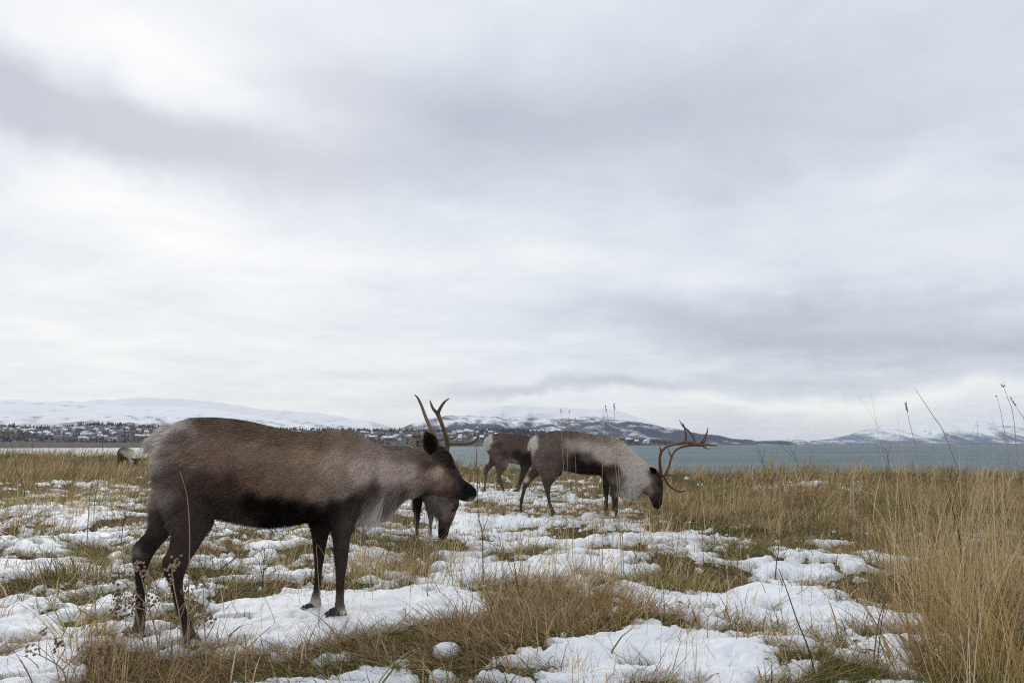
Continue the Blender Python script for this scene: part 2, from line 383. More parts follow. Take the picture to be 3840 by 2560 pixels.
# where snow lies (+) and where turf shows (-): pixel centre and radii in a 2352 wide view of the photograph, met on the ground
SNOW = [(60, 1440, 150, 45, 1), (110, 1530, 190, 38, 1.2), (200, 1335, 130, 22, .8), (60, 1300, 120, 20, .8), (60, 1255, 120, 16, .7), (250, 1240, 140, 22, .8), (150, 1180, 160, 16, .7),
        (190, 1110, 150, 12, .5), (770, 1415, 190, 45, 1.5), (620, 1455, 90, 35, 1), (900, 1395, 200, 38, 1.4), (560, 1405, 80, 14, .8), (700, 1490, 150, 25, .7), (850, 1455, 160, 22, 1),
        (700, 1310, 170, 22, .6), (560, 1260, 130, 16, .6), (620, 1545, 160, 20, .7), (330, 1470, 150, 30, .7),
        (1100, 1290, 170, 42, 1.1), (1080, 1205, 110, 36, 1), (1300, 1248, 200, 20, .9), (1480, 1260, 160, 26, .9), (1590, 1240, 60, 26, .7), (1240, 1330, 160, 22, .6), (1130, 1140, 120, 14, .6), (1340, 1150, 110, 10, .6), (1380, 1105, 120, 8, .4),
        (1380, 1548, 220, 30, 1.4), (1490, 1500, 110, 40, 1.1), (1650, 1540, 190, 28, 1), (1700, 1370, 160, 28, 1.2), (1830, 1440, 170, 60, 1.3), (2000, 1415, 150, 30, 1.2), (2060, 1490, 80, 55, 1.2), (1570, 1405, 150, 25, .9),
        (1880, 1320, 90, 20, 1), (1900, 1252, 60, 12, .8), (2030, 1280, 60, 14, .8), (2000, 1222, 80, 9, .7), (1740, 1215, 60, 8, .5), (1910, 1112, 60, 6, .6), (2000, 1132, 50, 4, .5), (1470, 1178, 60, 6, .5), (1280, 1205, 200, 14, .5),
        (2240, 1248, 50, 8, .6), (2330, 1380, 60, 20, .5), (2100, 1560, 60, 15, .6), (1640, 1290, 60, 16, .5),
        (580, 1362, 110, 36, -1.3), (1250, 1415, 150, 62, -1.3), (1090, 1500, 260, 52, -1.5), (1400, 1460, 120, 40, -1), (1930, 1505, 65, 42, -1.3), (1700, 1470, 55, 25, -1.1), (1560, 1335, 90, 34, -1.2), (1700, 1330, 70, 24, -.6),
        (1980, 1350, 120, 22, -1), (1990, 1455, 55, 16, -1), (2250, 1500, 170, 120, -1.6), (2230, 1330, 190, 90, -1.3), (870, 1510, 120, 25, -.6), (700, 1460, 40, 12, -.7), (960, 1440, 60, 10, -.6),
        (960, 1300, 70, 55, -1.3), (640, 1380, 130, 22, -.8), (120, 1340, 110, 14, -1), (240, 1290, 70, 45, -1), (320, 1540, 170, 25, -1.3), (540, 1550, 90, 22, -.8), (180, 1420, 90, 18, -.8), (100, 1215, 140, 10, -.6),
        (300, 1190, 60, 20, -.8), (1140, 1180, 60, 20, -.8), (1060, 1255, 70, 20, -1), (1700, 1180, 220, 55, -1.4), (1900, 1180, 200, 40, -1.2), (2150, 1160, 240, 70, -1.6), (1480, 1230, 70, 12, -.6), (1340, 1205, 60, 9, -.6), (1620, 1270, 90, 14, -.5),
        (1500, 1140, 160, 30, -1), (800, 1360, 60, 30, -.8), (130, 1075, 300, 30, -1), (1200, 1075, 400, 18, -.9), (1800, 1090, 500, 20, -1), (1770, 1415, 60, 11, -1.6), (1600, 1470, 70, 18, -1.5), (1840, 1535, 70, 14, -1.6), (1500, 1545, 40, 12, -1.2), (1720, 1500, 45, 12, -1.2), (840, 1440, 60, 9, -1.0), (640, 1425, 50, 8, -1.0), (1160, 1285, 60, 12, -1.3), (1250, 1265, 50, 9, -1.2), (1420, 1262, 60, 9, -1.3), (1900, 1400, 50, 9, -1.2), (1880, 1112, 70, 5, 1.6), (1990, 1132, 50, 4, 1.6), (1760, 1120, 40, 4, 1.4)]

def snow_s(x, y):
    px, py = project(x, y, 0.0); px = px / 1.6327; py = py / 1.6327
    s = np.full(np.shape(x), .0)
    for cx, cy, rx, ry, a in SNOW:
        s = s + .52 * a * np.exp(-(((px - cx) / rx) ** 2 + ((py - cy) / ry) ** 2))
    n = .42 * fbm(x * 1.5 + 3, y * 1.6, 3, 41, .6) + .62 * fbm(x * 3.8, y * 4.4, 3, 51, .6) + .72 * fbm(x * 7 + .6 * fbm(x * 5, y * 5, 2, 91), y * 8 + .6 * fbm(x * 5, y * 5, 2, 93), 5, 57, .66)
    n = n * (1 + .35 * np.clip((5 - np.hypot(x, y)) / 2, 0, 1)) + .03 - .14 * np.clip((np.hypot(x, y) - 4.5) / 4, 0, 1)
    out = (px < -150) | (px > 2500) | (py > 1620)
    s = np.where(out, n * 1.3 + .1, s + n * 1.15)
    s = s - np.clip((np.hypot(x, y) - 13) / 14, 0, 1) * .45
    return np.where(y > shore(x) - 2, -1, s)

def snow_t(x, y):
    s = snow_s(x, y)
    sp = np.maximum(s, 0)
    t = .034 * (1 - np.exp(-sp * 8.0)) + .016 * np.clip(sp, 0, 1.6)
    t = t + np.where(s > 0, .016 * fbm(x * 3.2, y * 3.6, 3, 61) + .008 * fbm(x * 11, y * 13, 4, 71, .65), 0) * np.clip(sp * 4, 0, 1)
    t = t * np.clip(.75 + .03 * np.hypot(x, y), .8, 1.25)
    return s, np.where(s > 0, np.maximum(t, .001), -.03)

def polar(na_in, na_out, rr):
    ang = np.concatenate([np.linspace(-R(180), -R(48), na_out, endpoint=False), np.linspace(-R(48), R(48), na_in), np.linspace(R(48), R(180), na_out + 1)[1:]])
    A, Q = np.meshgrid(ang, rr)
    return np.sin(A) * Q, np.cos(A) * Q - 1.2, len(rr), len(ang)

def grid_quads(nr, nc):
    i, j = np.meshgrid(np.arange(nr - 1), np.arange(nc - 1), indexing='ij')
    return np.stack([i * nc + j, i * nc + j + 1, (i + 1) * nc + j + 1, (i + 1) * nc + j], -1).reshape(-1, 4)

def mat_ground():
    m = bpy.data.materials.new('turf_soil'); m.use_nodes = True
    g = NT(m.node_tree); b = m.node_tree.nodes['Principled BSDF']; L = m.node_tree.links
    geo = g.n('ShaderNodeNewGeometry')
    n1 = g.noise(geo.outputs['Position'], 2.2, 5, .6); n2 = g.noise(geo.outputs['Position'], 38, 5, .7)
    c = g.ramp(n1, [(.3, (.060, .048, .025)), (.5, (.085, .078, .030)), (.62, (.11, .080, .042)), (.75, (.055, .068, .020))])
    k = g.ramp(n2, [(.3, .45), (.7, 1.5)])
    L.new(g.mix(1.0, c, k, 'MULTIPLY'), b.inputs['Base Color'])
    b.inputs['Roughness'].default_value = .95; b.inputs['Specular IOR Level'].default_value = .1
    bp = g.n('ShaderNodeBump'); bp.inputs['Strength'].default_value = .9; bp.inputs['Distance'].default_value = .02
    L.new(n2, bp.inputs['Height']); L.new(bp.outputs[0], b.inputs['Normal'])
    return m

def mat_snow():
    m = bpy.data.materials.new('wet_snow'); m.use_nodes = True
    g = NT(m.node_tree); b = m.node_tree.nodes['Principled BSDF']; L = m.node_tree.links
    geo = g.n('ShaderNodeNewGeometry')
    n1 = g.noise(geo.outputs['Position'], 9, 5, .65); n2 = g.noise(geo.outputs['Position'], 130, 4, .7); n3 = g.noise(geo.outputs['Position'], 30, 4, .7)
    c = g.ramp(n1, [(.3, (.80, .83, .88)), (.6, (.86, .875, .90))])
    # dead bits and seeds lying on it
    sp = g.ramp(n2, [(.70, 0.0), (.74, 1.0)]); sp2 = g.ramp(n1, [(.52, 0.0), (.60, .55)])
    c = g.mix(g.m('MULTIPLY', sp, sp2), c, (.25, .18, .10))
    L.new(c, b.inputs['Base Color'])
    b.inputs['Roughness'].default_value = .55; b.inputs['Specular IOR Level'].default_value = .25
    b.inputs['Subsurface Weight'].default_value = 0.0
    bp = g.n('ShaderNodeBump'); bp.inputs['Strength'].default_value = .55; bp.inputs['Distance'].default_value = .012
    h = g.m('ADD', g.m('MULTIPLY', n3, .8), g.m('MULTIPLY', n2, .35))
    L.new(h, bp.inputs['Height']); L.new(bp.outputs[0], b.inputs['Normal'])
    return m

def build_ground():
    rr = np.concatenate([np.geomspace(.25, 90, 230), [140, 260]])
    X, Y, nr, nc = polar(330, 30, rr)
    o = mesh_np('ground', np.column_stack([X.ravel(), Y.ravel(), ground_z(X, Y).ravel()]), [grid_quads(nr, nc)], mat_ground())
    tag(o, 'frozen meadow of matted turf and soil', 'ground', kind='structure')
    rr = np.geomspace(2.0, 34, 600)
    ang = np.linspace(-R(46), R(46), 700); A, Q = np.meshgrid(ang, rr)
    X, Y = np.sin(A) * Q, np.cos(A) * Q - .6
    s, t = snow_t(X, Y)
    q = grid_quads(len(rr), len(ang)); keep = (s.ravel()[q] > 0).any(1); q = q[keep]
    used = np.unique(q); idx = np.full(X.size, -1); idx[used] = np.arange(len(used))
    Zs = ground_z(X, Y) + t
    V = np.column_stack([X.ravel(), Y.ravel(), Zs.ravel()])[used]
    o = mesh_np('snow_cover', V, [idx[q]], mat_snow())
    tag(o, 'patchy thin wet snow melting off the meadow', 'snow', kind='stuff')
build_ground()

def mat_sea():
    m = bpy.data.materials.new('sea_water'); m.use_nodes = True
    g = NT(m.node_tree); b = m.node_tree.nodes['Principled BSDF']; L = m.node_tree.links
    geo = g.n('ShaderNodeNewGeometry'); mp = g.n('ShaderNodeMapping'); L.new(geo.outputs['Position'], mp.inputs[0])
    mp.inputs['Scale'].default_value = (.10, .22, 1)
    n1 = g.noise(mp.outputs[0], 1.2, 6, .65); n2 = g.noise(mp.outputs[0], .12, 4, .5)
    n3 = g.noise(mp.outputs[0], .45, 5, .7)
    c = g.ramp(g.m('ADD', g.m('MULTIPLY', n2, .5), g.m('MULTIPLY', n3, .5)), [(.36, (.07, .115, .13)), (.5, (.105, .155, .17)), (.64, (.16, .205, .215))])
    cap = g.ramp(n1, [(.66, 0.0), (.72, .8)])
    L.new(g.mix(cap, c, (.6, .66, .68)), b.inputs['Base Color'])
    b.inputs['Roughness'].default_value = .42; b.inputs['Specular IOR Level'].default_value = .16; b.inputs['IOR'].default_value = 1.33
    bp = g.n('ShaderNodeBump'); bp.inputs['Strength'].default_value = 1.0; bp.inputs['Distance'].default_value = 1.6
    L.new(n1, bp.inputs['Height']); L.new(bp.outputs[0], b.inputs['Normal'])
    return m
def build_sea():
    ys = np.concatenate([[18], np.geomspace(24, 26000, 60)]); xs = np.linspace(-1, 1, 41)
    Y, U = np.meshgrid(ys, xs, indexing='ij'); X = U * (60 + Y * 1.5)
    o = mesh_np('sea', np.column_stack([X.ravel(), Y.ravel(), np.full(X.size, SEA_Z)]), [grid_quads(len(ys), len(xs))], mat_sea())
    tag(o, 'wind-ruffled grey-teal fjord water', 'sea', kind='structure')
build_sea()

# ---------------------------------------------------------------- far shores: ridges at their own distance
def mat_hill(name, snow, dark, lo, hi, mix_lo, mix_hi, scale, streak=3.0):
    """snow with scrub and rock showing: cover grows from mix_lo at height lo to mix_hi at height hi"""
    m = bpy.data.materials.new(name); m.use_nodes = True
    g = NT(m.node_tree); b = m.node_tree.nodes['Principled BSDF']; L = m.node_tree.links
    geo = g.n('ShaderNodeNewGeometry'); sp = g.n('ShaderNodeSeparateXYZ'); L.new(geo.outputs['Position'], sp.inputs[0])
    mp = g.n('ShaderNodeMapping'); L.new(geo.outputs['Position'], mp.inputs[0]); mp.inputs['Scale'].default_value = (1, .25, 1 / streak)
    mp.inputs['Rotation'].default_value = (0, R(24), 0)
    n1 = g.noise(mp.outputs[0], scale, 7, .68, dist=.4); n2 = g.noise(geo.outputs['Position'], scale * .18, 4, .5); n3 = g.noise(geo.outputs['Position'], scale * 5, 3, .6)
    hgt = g.m('DIVIDE', g.m('SUBTRACT', sp.outputs[2], lo), hi - lo, clamp=True)
    cover = g.m('ADD', g.m('MULTIPLY', hgt, mix_hi - mix_lo), mix_lo)
    v = g.m('ADD', g.m('ADD', g.m('MULTIPLY', g.m('SUBTRACT', n1, .5), 2.0), g.m('MULTIPLY', g.m('SUBTRACT', n2, .5), 1.4)), g.m('MULTIPLY', g.m('SUBTRACT', n3, .5), .7))
    f = g.m('MULTIPLY', g.m('ADD', g.m('ADD', v, cover), -.32), 2.2, clamp=True)
    L.new(g.mix(f, dark, snow), b.inputs['Base Color'])
    b.inputs['Roughness'].default_value = .9; b.inputs['Specular IOR Level'].default_value = .05
    return m

def ridge(name, label, pts, D, foot, back, mat, rough, nx=360, ny=40, power=1.0):
    """a range whose crest stands at distance D, its slope running down to the shore at distance foot"""
    pts = np.array(pts, float)
    dx, dy, dz = ray(pts[:, 0], pts[:, 1])
    xr, zr = dx / dy * D, CAM_H + dz / dy * D
    o_ = np.argsort(xr); xr, zr = xr[o_], zr[o_]
    xs = np.linspace(xr[0], xr[-1], nx)
    crest = np.interp(xs, xr, zr); crest = np.convolve(np.pad(crest, 4, 'edge'), np.ones(9) / 9, 'valid') + rough * .35 * fbm(xs / (D * .02), xs * 0 + D, 4, 5)
    v = np.concatenate([np.linspace(0, 1, ny), np.linspace(1, 1.6, 10)[1:]])
    Vv, Xx = np.meshgrid(v, xs, indexing='ij')
    Y = np.where(Vv <= 1, foot + (D - foot) * Vv, D + (Vv - 1) / .6 * back)
    prof = np.where(Vv <= 1, Vv ** power * (1 - .0), 1 - ((Vv - 1) / .6) ** 1.5)
    Zt = (SEA_Z - 3) + (crest[None, :] - SEA_Z + 3) * prof
    Zt = Zt + rough * fbm(Xx / (D * .018), Y / (D * .05), 5, 9) * np.clip(4 * Vv * (1 - Vv), 0, 1)
    # columns fan out with distance so that the crest keeps its place and the foot runs along the shore
    o = mesh_np(name, np.column_stack([Xx.ravel(), Y.ravel(), Zt.ravel()]), [grid_quads(len(v), nx)], mat)
    tag(o, label, 'mountain' if D > 3000 else 'hill', kind='structure')
    return xs, v, Zt, Y
mw = mat_hill('far_snowfield', (.82, .84, .87), (.45, .49, .55), 0, 520, .30, 1.2, .004)
m1 = mat_hill('snow_ridge', (.84, .86, .89), (.12, .13, .16), 10, 200, .34, 1.0, .028)
m2 = mat_hill('gullied_mountain', (.84, .86, .90), (.07, .085, .125), 20, 230, .24, .72, .012, 4.5)
m3 = mat_hill('blue_far_mountain', (.83, .85, .88), (.14, .18, .26), 0, 200, .20, 1.05, .008, 2.0)
mv = mat_hill('village_slope', (.80, .82, .86), (.075, .08, .098), 0, 60, .02, .28, .05, .6)
ridge('mountain_far', 'faint white mountains merging with the cloud', [(-1500, 1520), (-300, 1500), (200, 1508), (560, 1490), (760, 1500), (950, 1530), (1200, 1548), (1480, 1600), (1600, 1612), (1730, 1560), (1850, 1522), (1950, 1519), (2100, 1530), (2280, 1533), (2380, 1552), (2480, 1600), (2580, 1640), (2700, 1660)], 8200, 6400, 2000, mw, 45)
ridge('mountain_ridge', 'snow-covered ridge above the town', [(-1500, 1510), (-400, 1503), (0, 1498), (150, 1503), (400, 1516), (600, 1523), (720, 1523), (850, 1539), (1000, 1566), (1150, 1594), (1260, 1581), (1360, 1604), (1450, 1614), (1540, 1640)], 5600, 3000, 1500, m1, 30)
ridge('mountain_gullied', 'snow-streaked mountain with dark gullies', [(1440, 1640), (1520, 1613), (1570, 1587), (1620, 1566), (1680, 1557), (1740, 1557), (1850, 1561), (2000, 1568), (2100, 1570), (2200, 1562), (2290, 1560), (2380, 1578), (2460, 1602), (2540, 1630), (2620, 1648), (2720, 1664), (2800, 1672)], 5200, 2900, 1500, m2, 26)
ridge('mountain_across', 'white mountains with blue foot across the fjord', [(2560, 1668), (2640, 1652), (2760, 1656), (2900, 1648), (3100, 1653), (3200, 1643), (3300, 1600), (3400, 1577), (3500, 1562), (3600, 1578), (3700, 1570), (3840, 1552), (4200, 1530), (5500, 1540)], 8000, 6600, 1800, m3, 35)
ridge('foreshore', 'low scrubby foreshore below the town', [(-1500, 1652), (-300, 1654), (0, 1656), (600, 1660), (1200, 1664), (1700, 1668), (1950, 1673)], 1500, 640, 150, mat_hill('foreshore_scrub', (.55, .56, .58), (.085, .078, .072), 0, 20, -.25, .10, .03, .4), .6, nx=160, ny=14)
VIL = ridge('village_hill', 'low wooded hillside with scattered snow', [(-1500, 1596), (-300, 1592), (0, 1592), (150, 1602), (230, 1604), (300, 1592), (400, 1589), (450, 1590), (560, 1598), (700, 1604), (1000, 1610), (1400, 1613), (1800, 1619), (1850, 1612), (1950, 1613), (2100, 1626), (2300, 1645), (2480, 1660), (2560, 1670)], 2500, 1850, 250, mv, 3, nx=420, ny=30, power=.9)
ridge('spit', 'low dark spit of land on the far water', [(3380, 1669), (3470, 1664), (3600, 1664), (3840, 1663), (4300, 1663)], 4200, 4000, 100, mat_hill('spit_scrub', (.3, .3, .3), (.06, .055, .055), 0, 20, -1, -1, .05), .5, nx=60, ny=6)

def hill_z(x, y):
    xs, v, Zt, Y = VIL
    fx = np.clip((x - xs[0]) / (xs[1] - xs[0]), 0, len(xs) - 1.001); yc = Y[:, 0]
    i = fx.astype(int); fx = fx - i
    j = np.clip(np.searchsorted(yc, y) - 1, 0, len(yc) - 2); fy = (y - yc[j]) / (yc[j + 1] - yc[j])
    return (Zt[j, i] * (1 - fx) + Zt[j, i + 1] * fx) * (1 - fy) + (Zt[j + 1, i] * (1 - fx) + Zt[j + 1, i + 1] * fx) * fy
# ---------------------------------------------------------------- reindeer
def loft(rings, nseg=20):
    """closed loft through rings given as (p_top, p_bottom, half_width): ellipses in the animal's upright plane"""
    arr = np.array([np.concatenate([a, b, [w]]) for a, b, w in rings])
    arr = catmull(arr, 4)
    V = []; a = np.linspace(0, 2 * math.pi, nseg, endpoint=False)
    for r in arr:
        c = (r[:3] + r[3:6]) / 2; h = (r[:3] - r[3:6]) / 2
        V.append(c + np.cos(a)[:, None] * h + np.sin(a)[:, None] * np.array([0, r[6], 0]))
    m = len(V); V = np.vstack(V + [V[0].mean(0)[None], V[-1].mean(0)[None]])
    i, j = np.meshgrid(np.arange(m - 1), np.arange(nseg), indexing='ij'); j2 = (j + 1) % nseg
    Q = np.stack([i * nseg + j, i * nseg + j2, (i + 1) * nseg + j2, (i + 1) * nseg + j], -1).reshape(-1, 4)
    k = np.arange(nseg); k2 = (k + 1) % nseg
    T = np.vstack([np.stack([np.full(nseg, m * nseg), k2, k], -1), np.stack([np.full(nseg, m * nseg + 1), (m - 1) * nseg + k, (m - 1) * nseg + k2], -1)])
    return V, [Q, T]

def remesh(bag, voxel, smooth=5):
    o = bag.build('tmp_body', None)
    md = o.modifiers.new('r', 'REMESH'); md.mode = 'VOXEL'; md.voxel_size = voxel; md.use_smooth_shade = True
    sm = o.modifiers.new('s', 'SMOOTH'); sm.factor = .5; sm.iterations = smooth
    dg = bpy.context.evaluated_depsgraph_get(); dg.update()
    me = bpy.data.meshes.new_from_object(o.evaluated_get(dg))
    old = o.data; bpy.data.objects.remove(o); bpy.data.meshes.remove(old)
    for a in list(me.color_attributes): me.color_attributes.remove(a)
    return me

def srgb(*c):
    c = np.array(c, float) / 255
    return np.where(c <= .04045, c / 12.92, ((c + .055) / 1.055) ** 2.4)

def paint(P, samples, power=4.4, soft=.033):
    """coat colour of points P (x, z of the animal) from the coat samples (x, z, colour, weight)"""
    X = np.array([s[0] for s in samples]); sf = np.array([s[3] if len(s) > 3 else soft for s in samples]); C = np.array([s[1] for s in samples]); Wt = np.array([s[2] for s in samples])
    out = np.zeros((len(P), 3))
    P = P + .016 * np.column_stack([fbm(P[:, 0] * 14, P[:, 2] * 14, 3, 81), 0 * P[:, 0], fbm(P[:, 0] * 14, P[:, 2] * 14, 3, 83)])
    for i in range(0, len(P), 20000):
        d2 = (P[i:i + 20000, None, 0] - X[None, :, 0]) ** 2 + (P[i:i + 20000, None, 2] - X[None, :, 2]) ** 2
        w = Wt * (sf / soft) ** 1.2 / (d2 + sf ** 2) ** (power / 2)
        out[i:i + 20000] = (w @ C) / w.sum(1)[:, None]
    return out

def sat(c, k=.88):
    c = c * np.minimum(1, .70 / np.maximum(c.max(1), 1e-6))[:, None] ** .85
    m = c.mean(1)[:, None]; return (m + (c - m) * k).clip(.004, .85)

def fur_mesh(name, me, parent, n, colf, lenf, dirf, width, lift, seed, liftf=None):
    r = np.random.default_rng(seed)
    me.calc_loop_triangles()
    nt = len(me.loop_triangles); tri = np.empty(nt * 3, np.int32); me.loop_triangles.foreach_get('vertices', tri); tri = tri.reshape(-1, 3)
    co = np.empty(len(me.vertices) * 3, np.float32); me.vertices.foreach_get('co', co); co = co.reshape(-1, 3).astype(float)
    no = np.empty(len(me.vertices) * 3, np.float32); me.vertices.foreach_get('normal', no); no = no.reshape(-1, 3).astype(float)
    a, b, c = co[tri[:, 0]], co[tri[:, 1]], co[tri[:, 2]]
    ar = np.linalg.norm(np.cross(b - a, c - a), axis=1); cum = np.cumsum(ar) / ar.sum()
    t = np.searchsorted(cum, r.random(n)); t = np.minimum(t, nt - 1)
    u, v = r.random(n), r.random(n); f = u + v > 1; u[f] = 1 - u[f]; v[f] = 1 - v[f]
    w0 = 1 - u - v
    P = w0[:, None] * a[t] + u[:, None] * b[t] + v[:, None] * c[t]
    N = w0[:, None] * no[tri[t, 0]] + u[:, None] * no[tri[t, 1]] + v[:, None] * no[tri[t, 2]]
    N /= np.linalg.norm(N, axis=1)[:, None] + 1e-9
    L = lenf(P) * r.uniform(.65, 1.25, n)
    D0 = np.array([-.80, 0, -.60])
    D = dirf(P)
    # locks of hair lean together
    D = D + .30 * np.column_stack([fbm(P[:, 0] * 22, P[:, 2] * 22, 2, 3), fbm(P[:, 0] * 22, P[:, 2] * 22, 2, 5), fbm(P[:, 0] * 22, P[:, 2] * 22, 2, 8)]) + r.normal(0, .06, (n, 3))
    D -= N * np.minimum((D * N).sum(1), .35 * np.maximum((D * N).sum(1), 0))[:, None]; D /= np.linalg.norm(D, axis=1)[:, None] + 1e-9
    lf = (lift if liftf is None else liftf(P))
    lf = np.broadcast_to(lf, (n,)) * r.uniform(.6, 1.5, n)
    S = np.cross(N, D)
    tw = r.normal(0, .25, n); S = S * np.cos(tw)[:, None] + N * np.sin(tw)[:, None]
    wd = width * r.uniform(.6, 1.3, n)
    grav = np.array([0, 0, -1.0])
    mid = P + L[:, None] * .5 * (D + N * (lf * 1.3)[:, None])
    tip = P + L[:, None] * (D + N * (lf * 1.2)[:, None] + grav * .10)
    root = P - N * .002
    V = np.stack([root - S * wd[:, None] * .5, root + S * wd[:, None] * .5, mid - S * wd[:, None] * .45, mid + S * wd[:, None] * .45, tip], 1).reshape(-1, 3)
    base = np.arange(n) * 5
    Q = np.stack([base, base + 1, base + 3, base + 2], -1); T = np.stack([base + 2, base + 3, base + 4], -1)
    C = colf(P + D * .01)
    # locks: fine variation across the lie of the hair, slow along it
    al = P[:, 0] * D0[0] + P[:, 2] * D0[2]; ac = -P[:, 0] * D0[2] + P[:, 2] * D0[0]
    streak = 1 + .27 * fbm(ac * 85, al * 22, 3, 17) + .08 * fbm(P[:, 0] * 6, P[:, 2] * 6, 3, 27)
    C = C * (streak * r.normal(1.0, .05, n).clip(.8, 1.25))[:, None]
    CC = np.repeat(C, 5, 0).reshape(n, 5, 3).copy(); CC[:, :2] *= .95; CC[:, 4] *= 1.04
    return mesh_np(name, V, [Q, T], M['fur'], parent, CC.reshape(-1, 3).clip(0, 1))

def hoof_mesh(front, back, w, parent):
    """cloven hoof: two toes with a gap, plus dew claws behind"""
    b = Bag()
    f, k = np.array(front), np.array(back); L = np.linalg.norm(f - k); y0 = f[1]; zb = min(f[2], k[2]) - .012
    for s in (-1, 1):
        prof = [(-.05, .075, .5), (.30, .085, .9), (.62, .06, 1.0), (.9, .035, .75), (1.08, .012, .25)]
        rings = []
        for t, h, ww in prof:
            x = k[0] + (f[0] - k[0]) * t
            rings.append((np.array([x, y0 + s * w * .55, zb + h * .8 * L / .085]), np.array([x + .004, y0 + s * w * .55, zb]), w * .5 * ww + .002))
        b.add(*loft(rings, 10))
        b.add(*loft([(np.array([k[0] - .012, y0 + s * w * .7, zb + .075]), np.array([k[0] - .002, y0 + s * w * .7, zb + .07]), .006), (np.array([k[0] - .03, y0 + s * w * .8, zb + .055]), np.array([k[0] - .015, y0 + s * w * .8, zb + .048]), .009), (np.array([k[0] - .036, y0 + s * w * .8, zb + .036]), np.array([k[0] - .026, y0 + s * w * .8, zb + .032]), .004)], 8))
    return b.build('hoof', M['hoof'], parent)

def ear_mesh(base, tip, side, width, parent, cout, cin, seed):
    """cupped leaf-shaped ear with short hair"""
    base, tip = np.array(base), np.array(tip); ax = tip - base; L = np.linalg.norm(ax); ax /= L
    out = np.array([0, side, 0.]); sd = np.cross(ax, out); sd /= np.linalg.norm(sd); nn = np.cross(sd, ax)
    prof = [(0, .45), (.15, .72), (.35, .98), (.55, 1.0), (.75, .80), (.9, .48), (1.0, .10)]
    b = Bag(); V = []; C = []; m = 12
    ts = catmull(np.array(prof), 3)
    for t, w in ts:
        a = np.linspace(0, 2 * math.pi, m, endpoint=False)
        s_, d_ = np.cos(a), np.sin(a)
        cup = -.022 * (s_ ** 2) * w + .006 * d_ * (1 if True else 0)
        V.append(base + ax * L * t + sd * (s_ * width * .5 * w)[:, None] - nn * (cup * 1.0 + .008)[:, None])
        C.append(np.where((d_ < 0)[:, None], np.array(cin), np.array(cout)))
    k = len(ts); V = np.vstack(V + [V[0].mean(0)[None], V[-1].mean(0)[None]]); C = np.vstack(C + [[cout], [cout]])
    i, j = np.meshgrid(np.arange(k - 1), np.arange(m), indexing='ij'); j2 = (j + 1) % m
    Q = np.stack([i * m + j, i * m + j2, (i + 1) * m + j2, (i + 1) * m + j], -1).reshape(-1, 4)
    q = np.arange(m); T = np.vstack([np.stack([np.full(m, k * m), (q + 1) % m, q], -1), np.stack([np.full(m, k * m + 1), (k - 1) * m + q, (k - 1) * m + (q + 1) % m], -1)])
    b.add(V, [Q, T], C)
    o = b.build('ear', M['coat'], parent)
    me = o.data
    h = fur_mesh('ear_hair', me, o, 900, lambda P: np.where((np.abs((P - base) @ sd) > width * .5 * .62)[:, None] | ((P - tip) @ ax > -.18 * L)[:, None], np.array(cout)[None], np.array(cin)[None]), lambda P: np.full(len(P), .012), lambda P: np.broadcast_to(ax, (len(P), 3)).copy(), .002, .35, seed)
    return o

def antler(parent, beams, c0, c1, name='antler'):
    b = Bag()
    for pts, rad in beams:
        pts = np.array(pts, float); t = np.linspace(0, 1, len(pts))
        v, f = tube(pts, rad, 9, 6)
        d = np.clip((v[:, 2] - v[0, 2]) * 2.0, 0, 1)
        b.add(v, f, np.array(c0) * (1 - d[:, None]) + np.array(c1) * d[:, None])
    return b.build(name, M['antler'], parent)

def ball(c, r, seg=12):
    t = np.linspace(-1, 1, 9); pts = np.array(c)[None] + np.array([0, 0, 1.])[None] * (r * np.sin(t * math.pi / 2))[:, None]
    return tube(pts, np.maximum(r * np.cos(t * math.pi / 2), 1e-4), seg, 1)

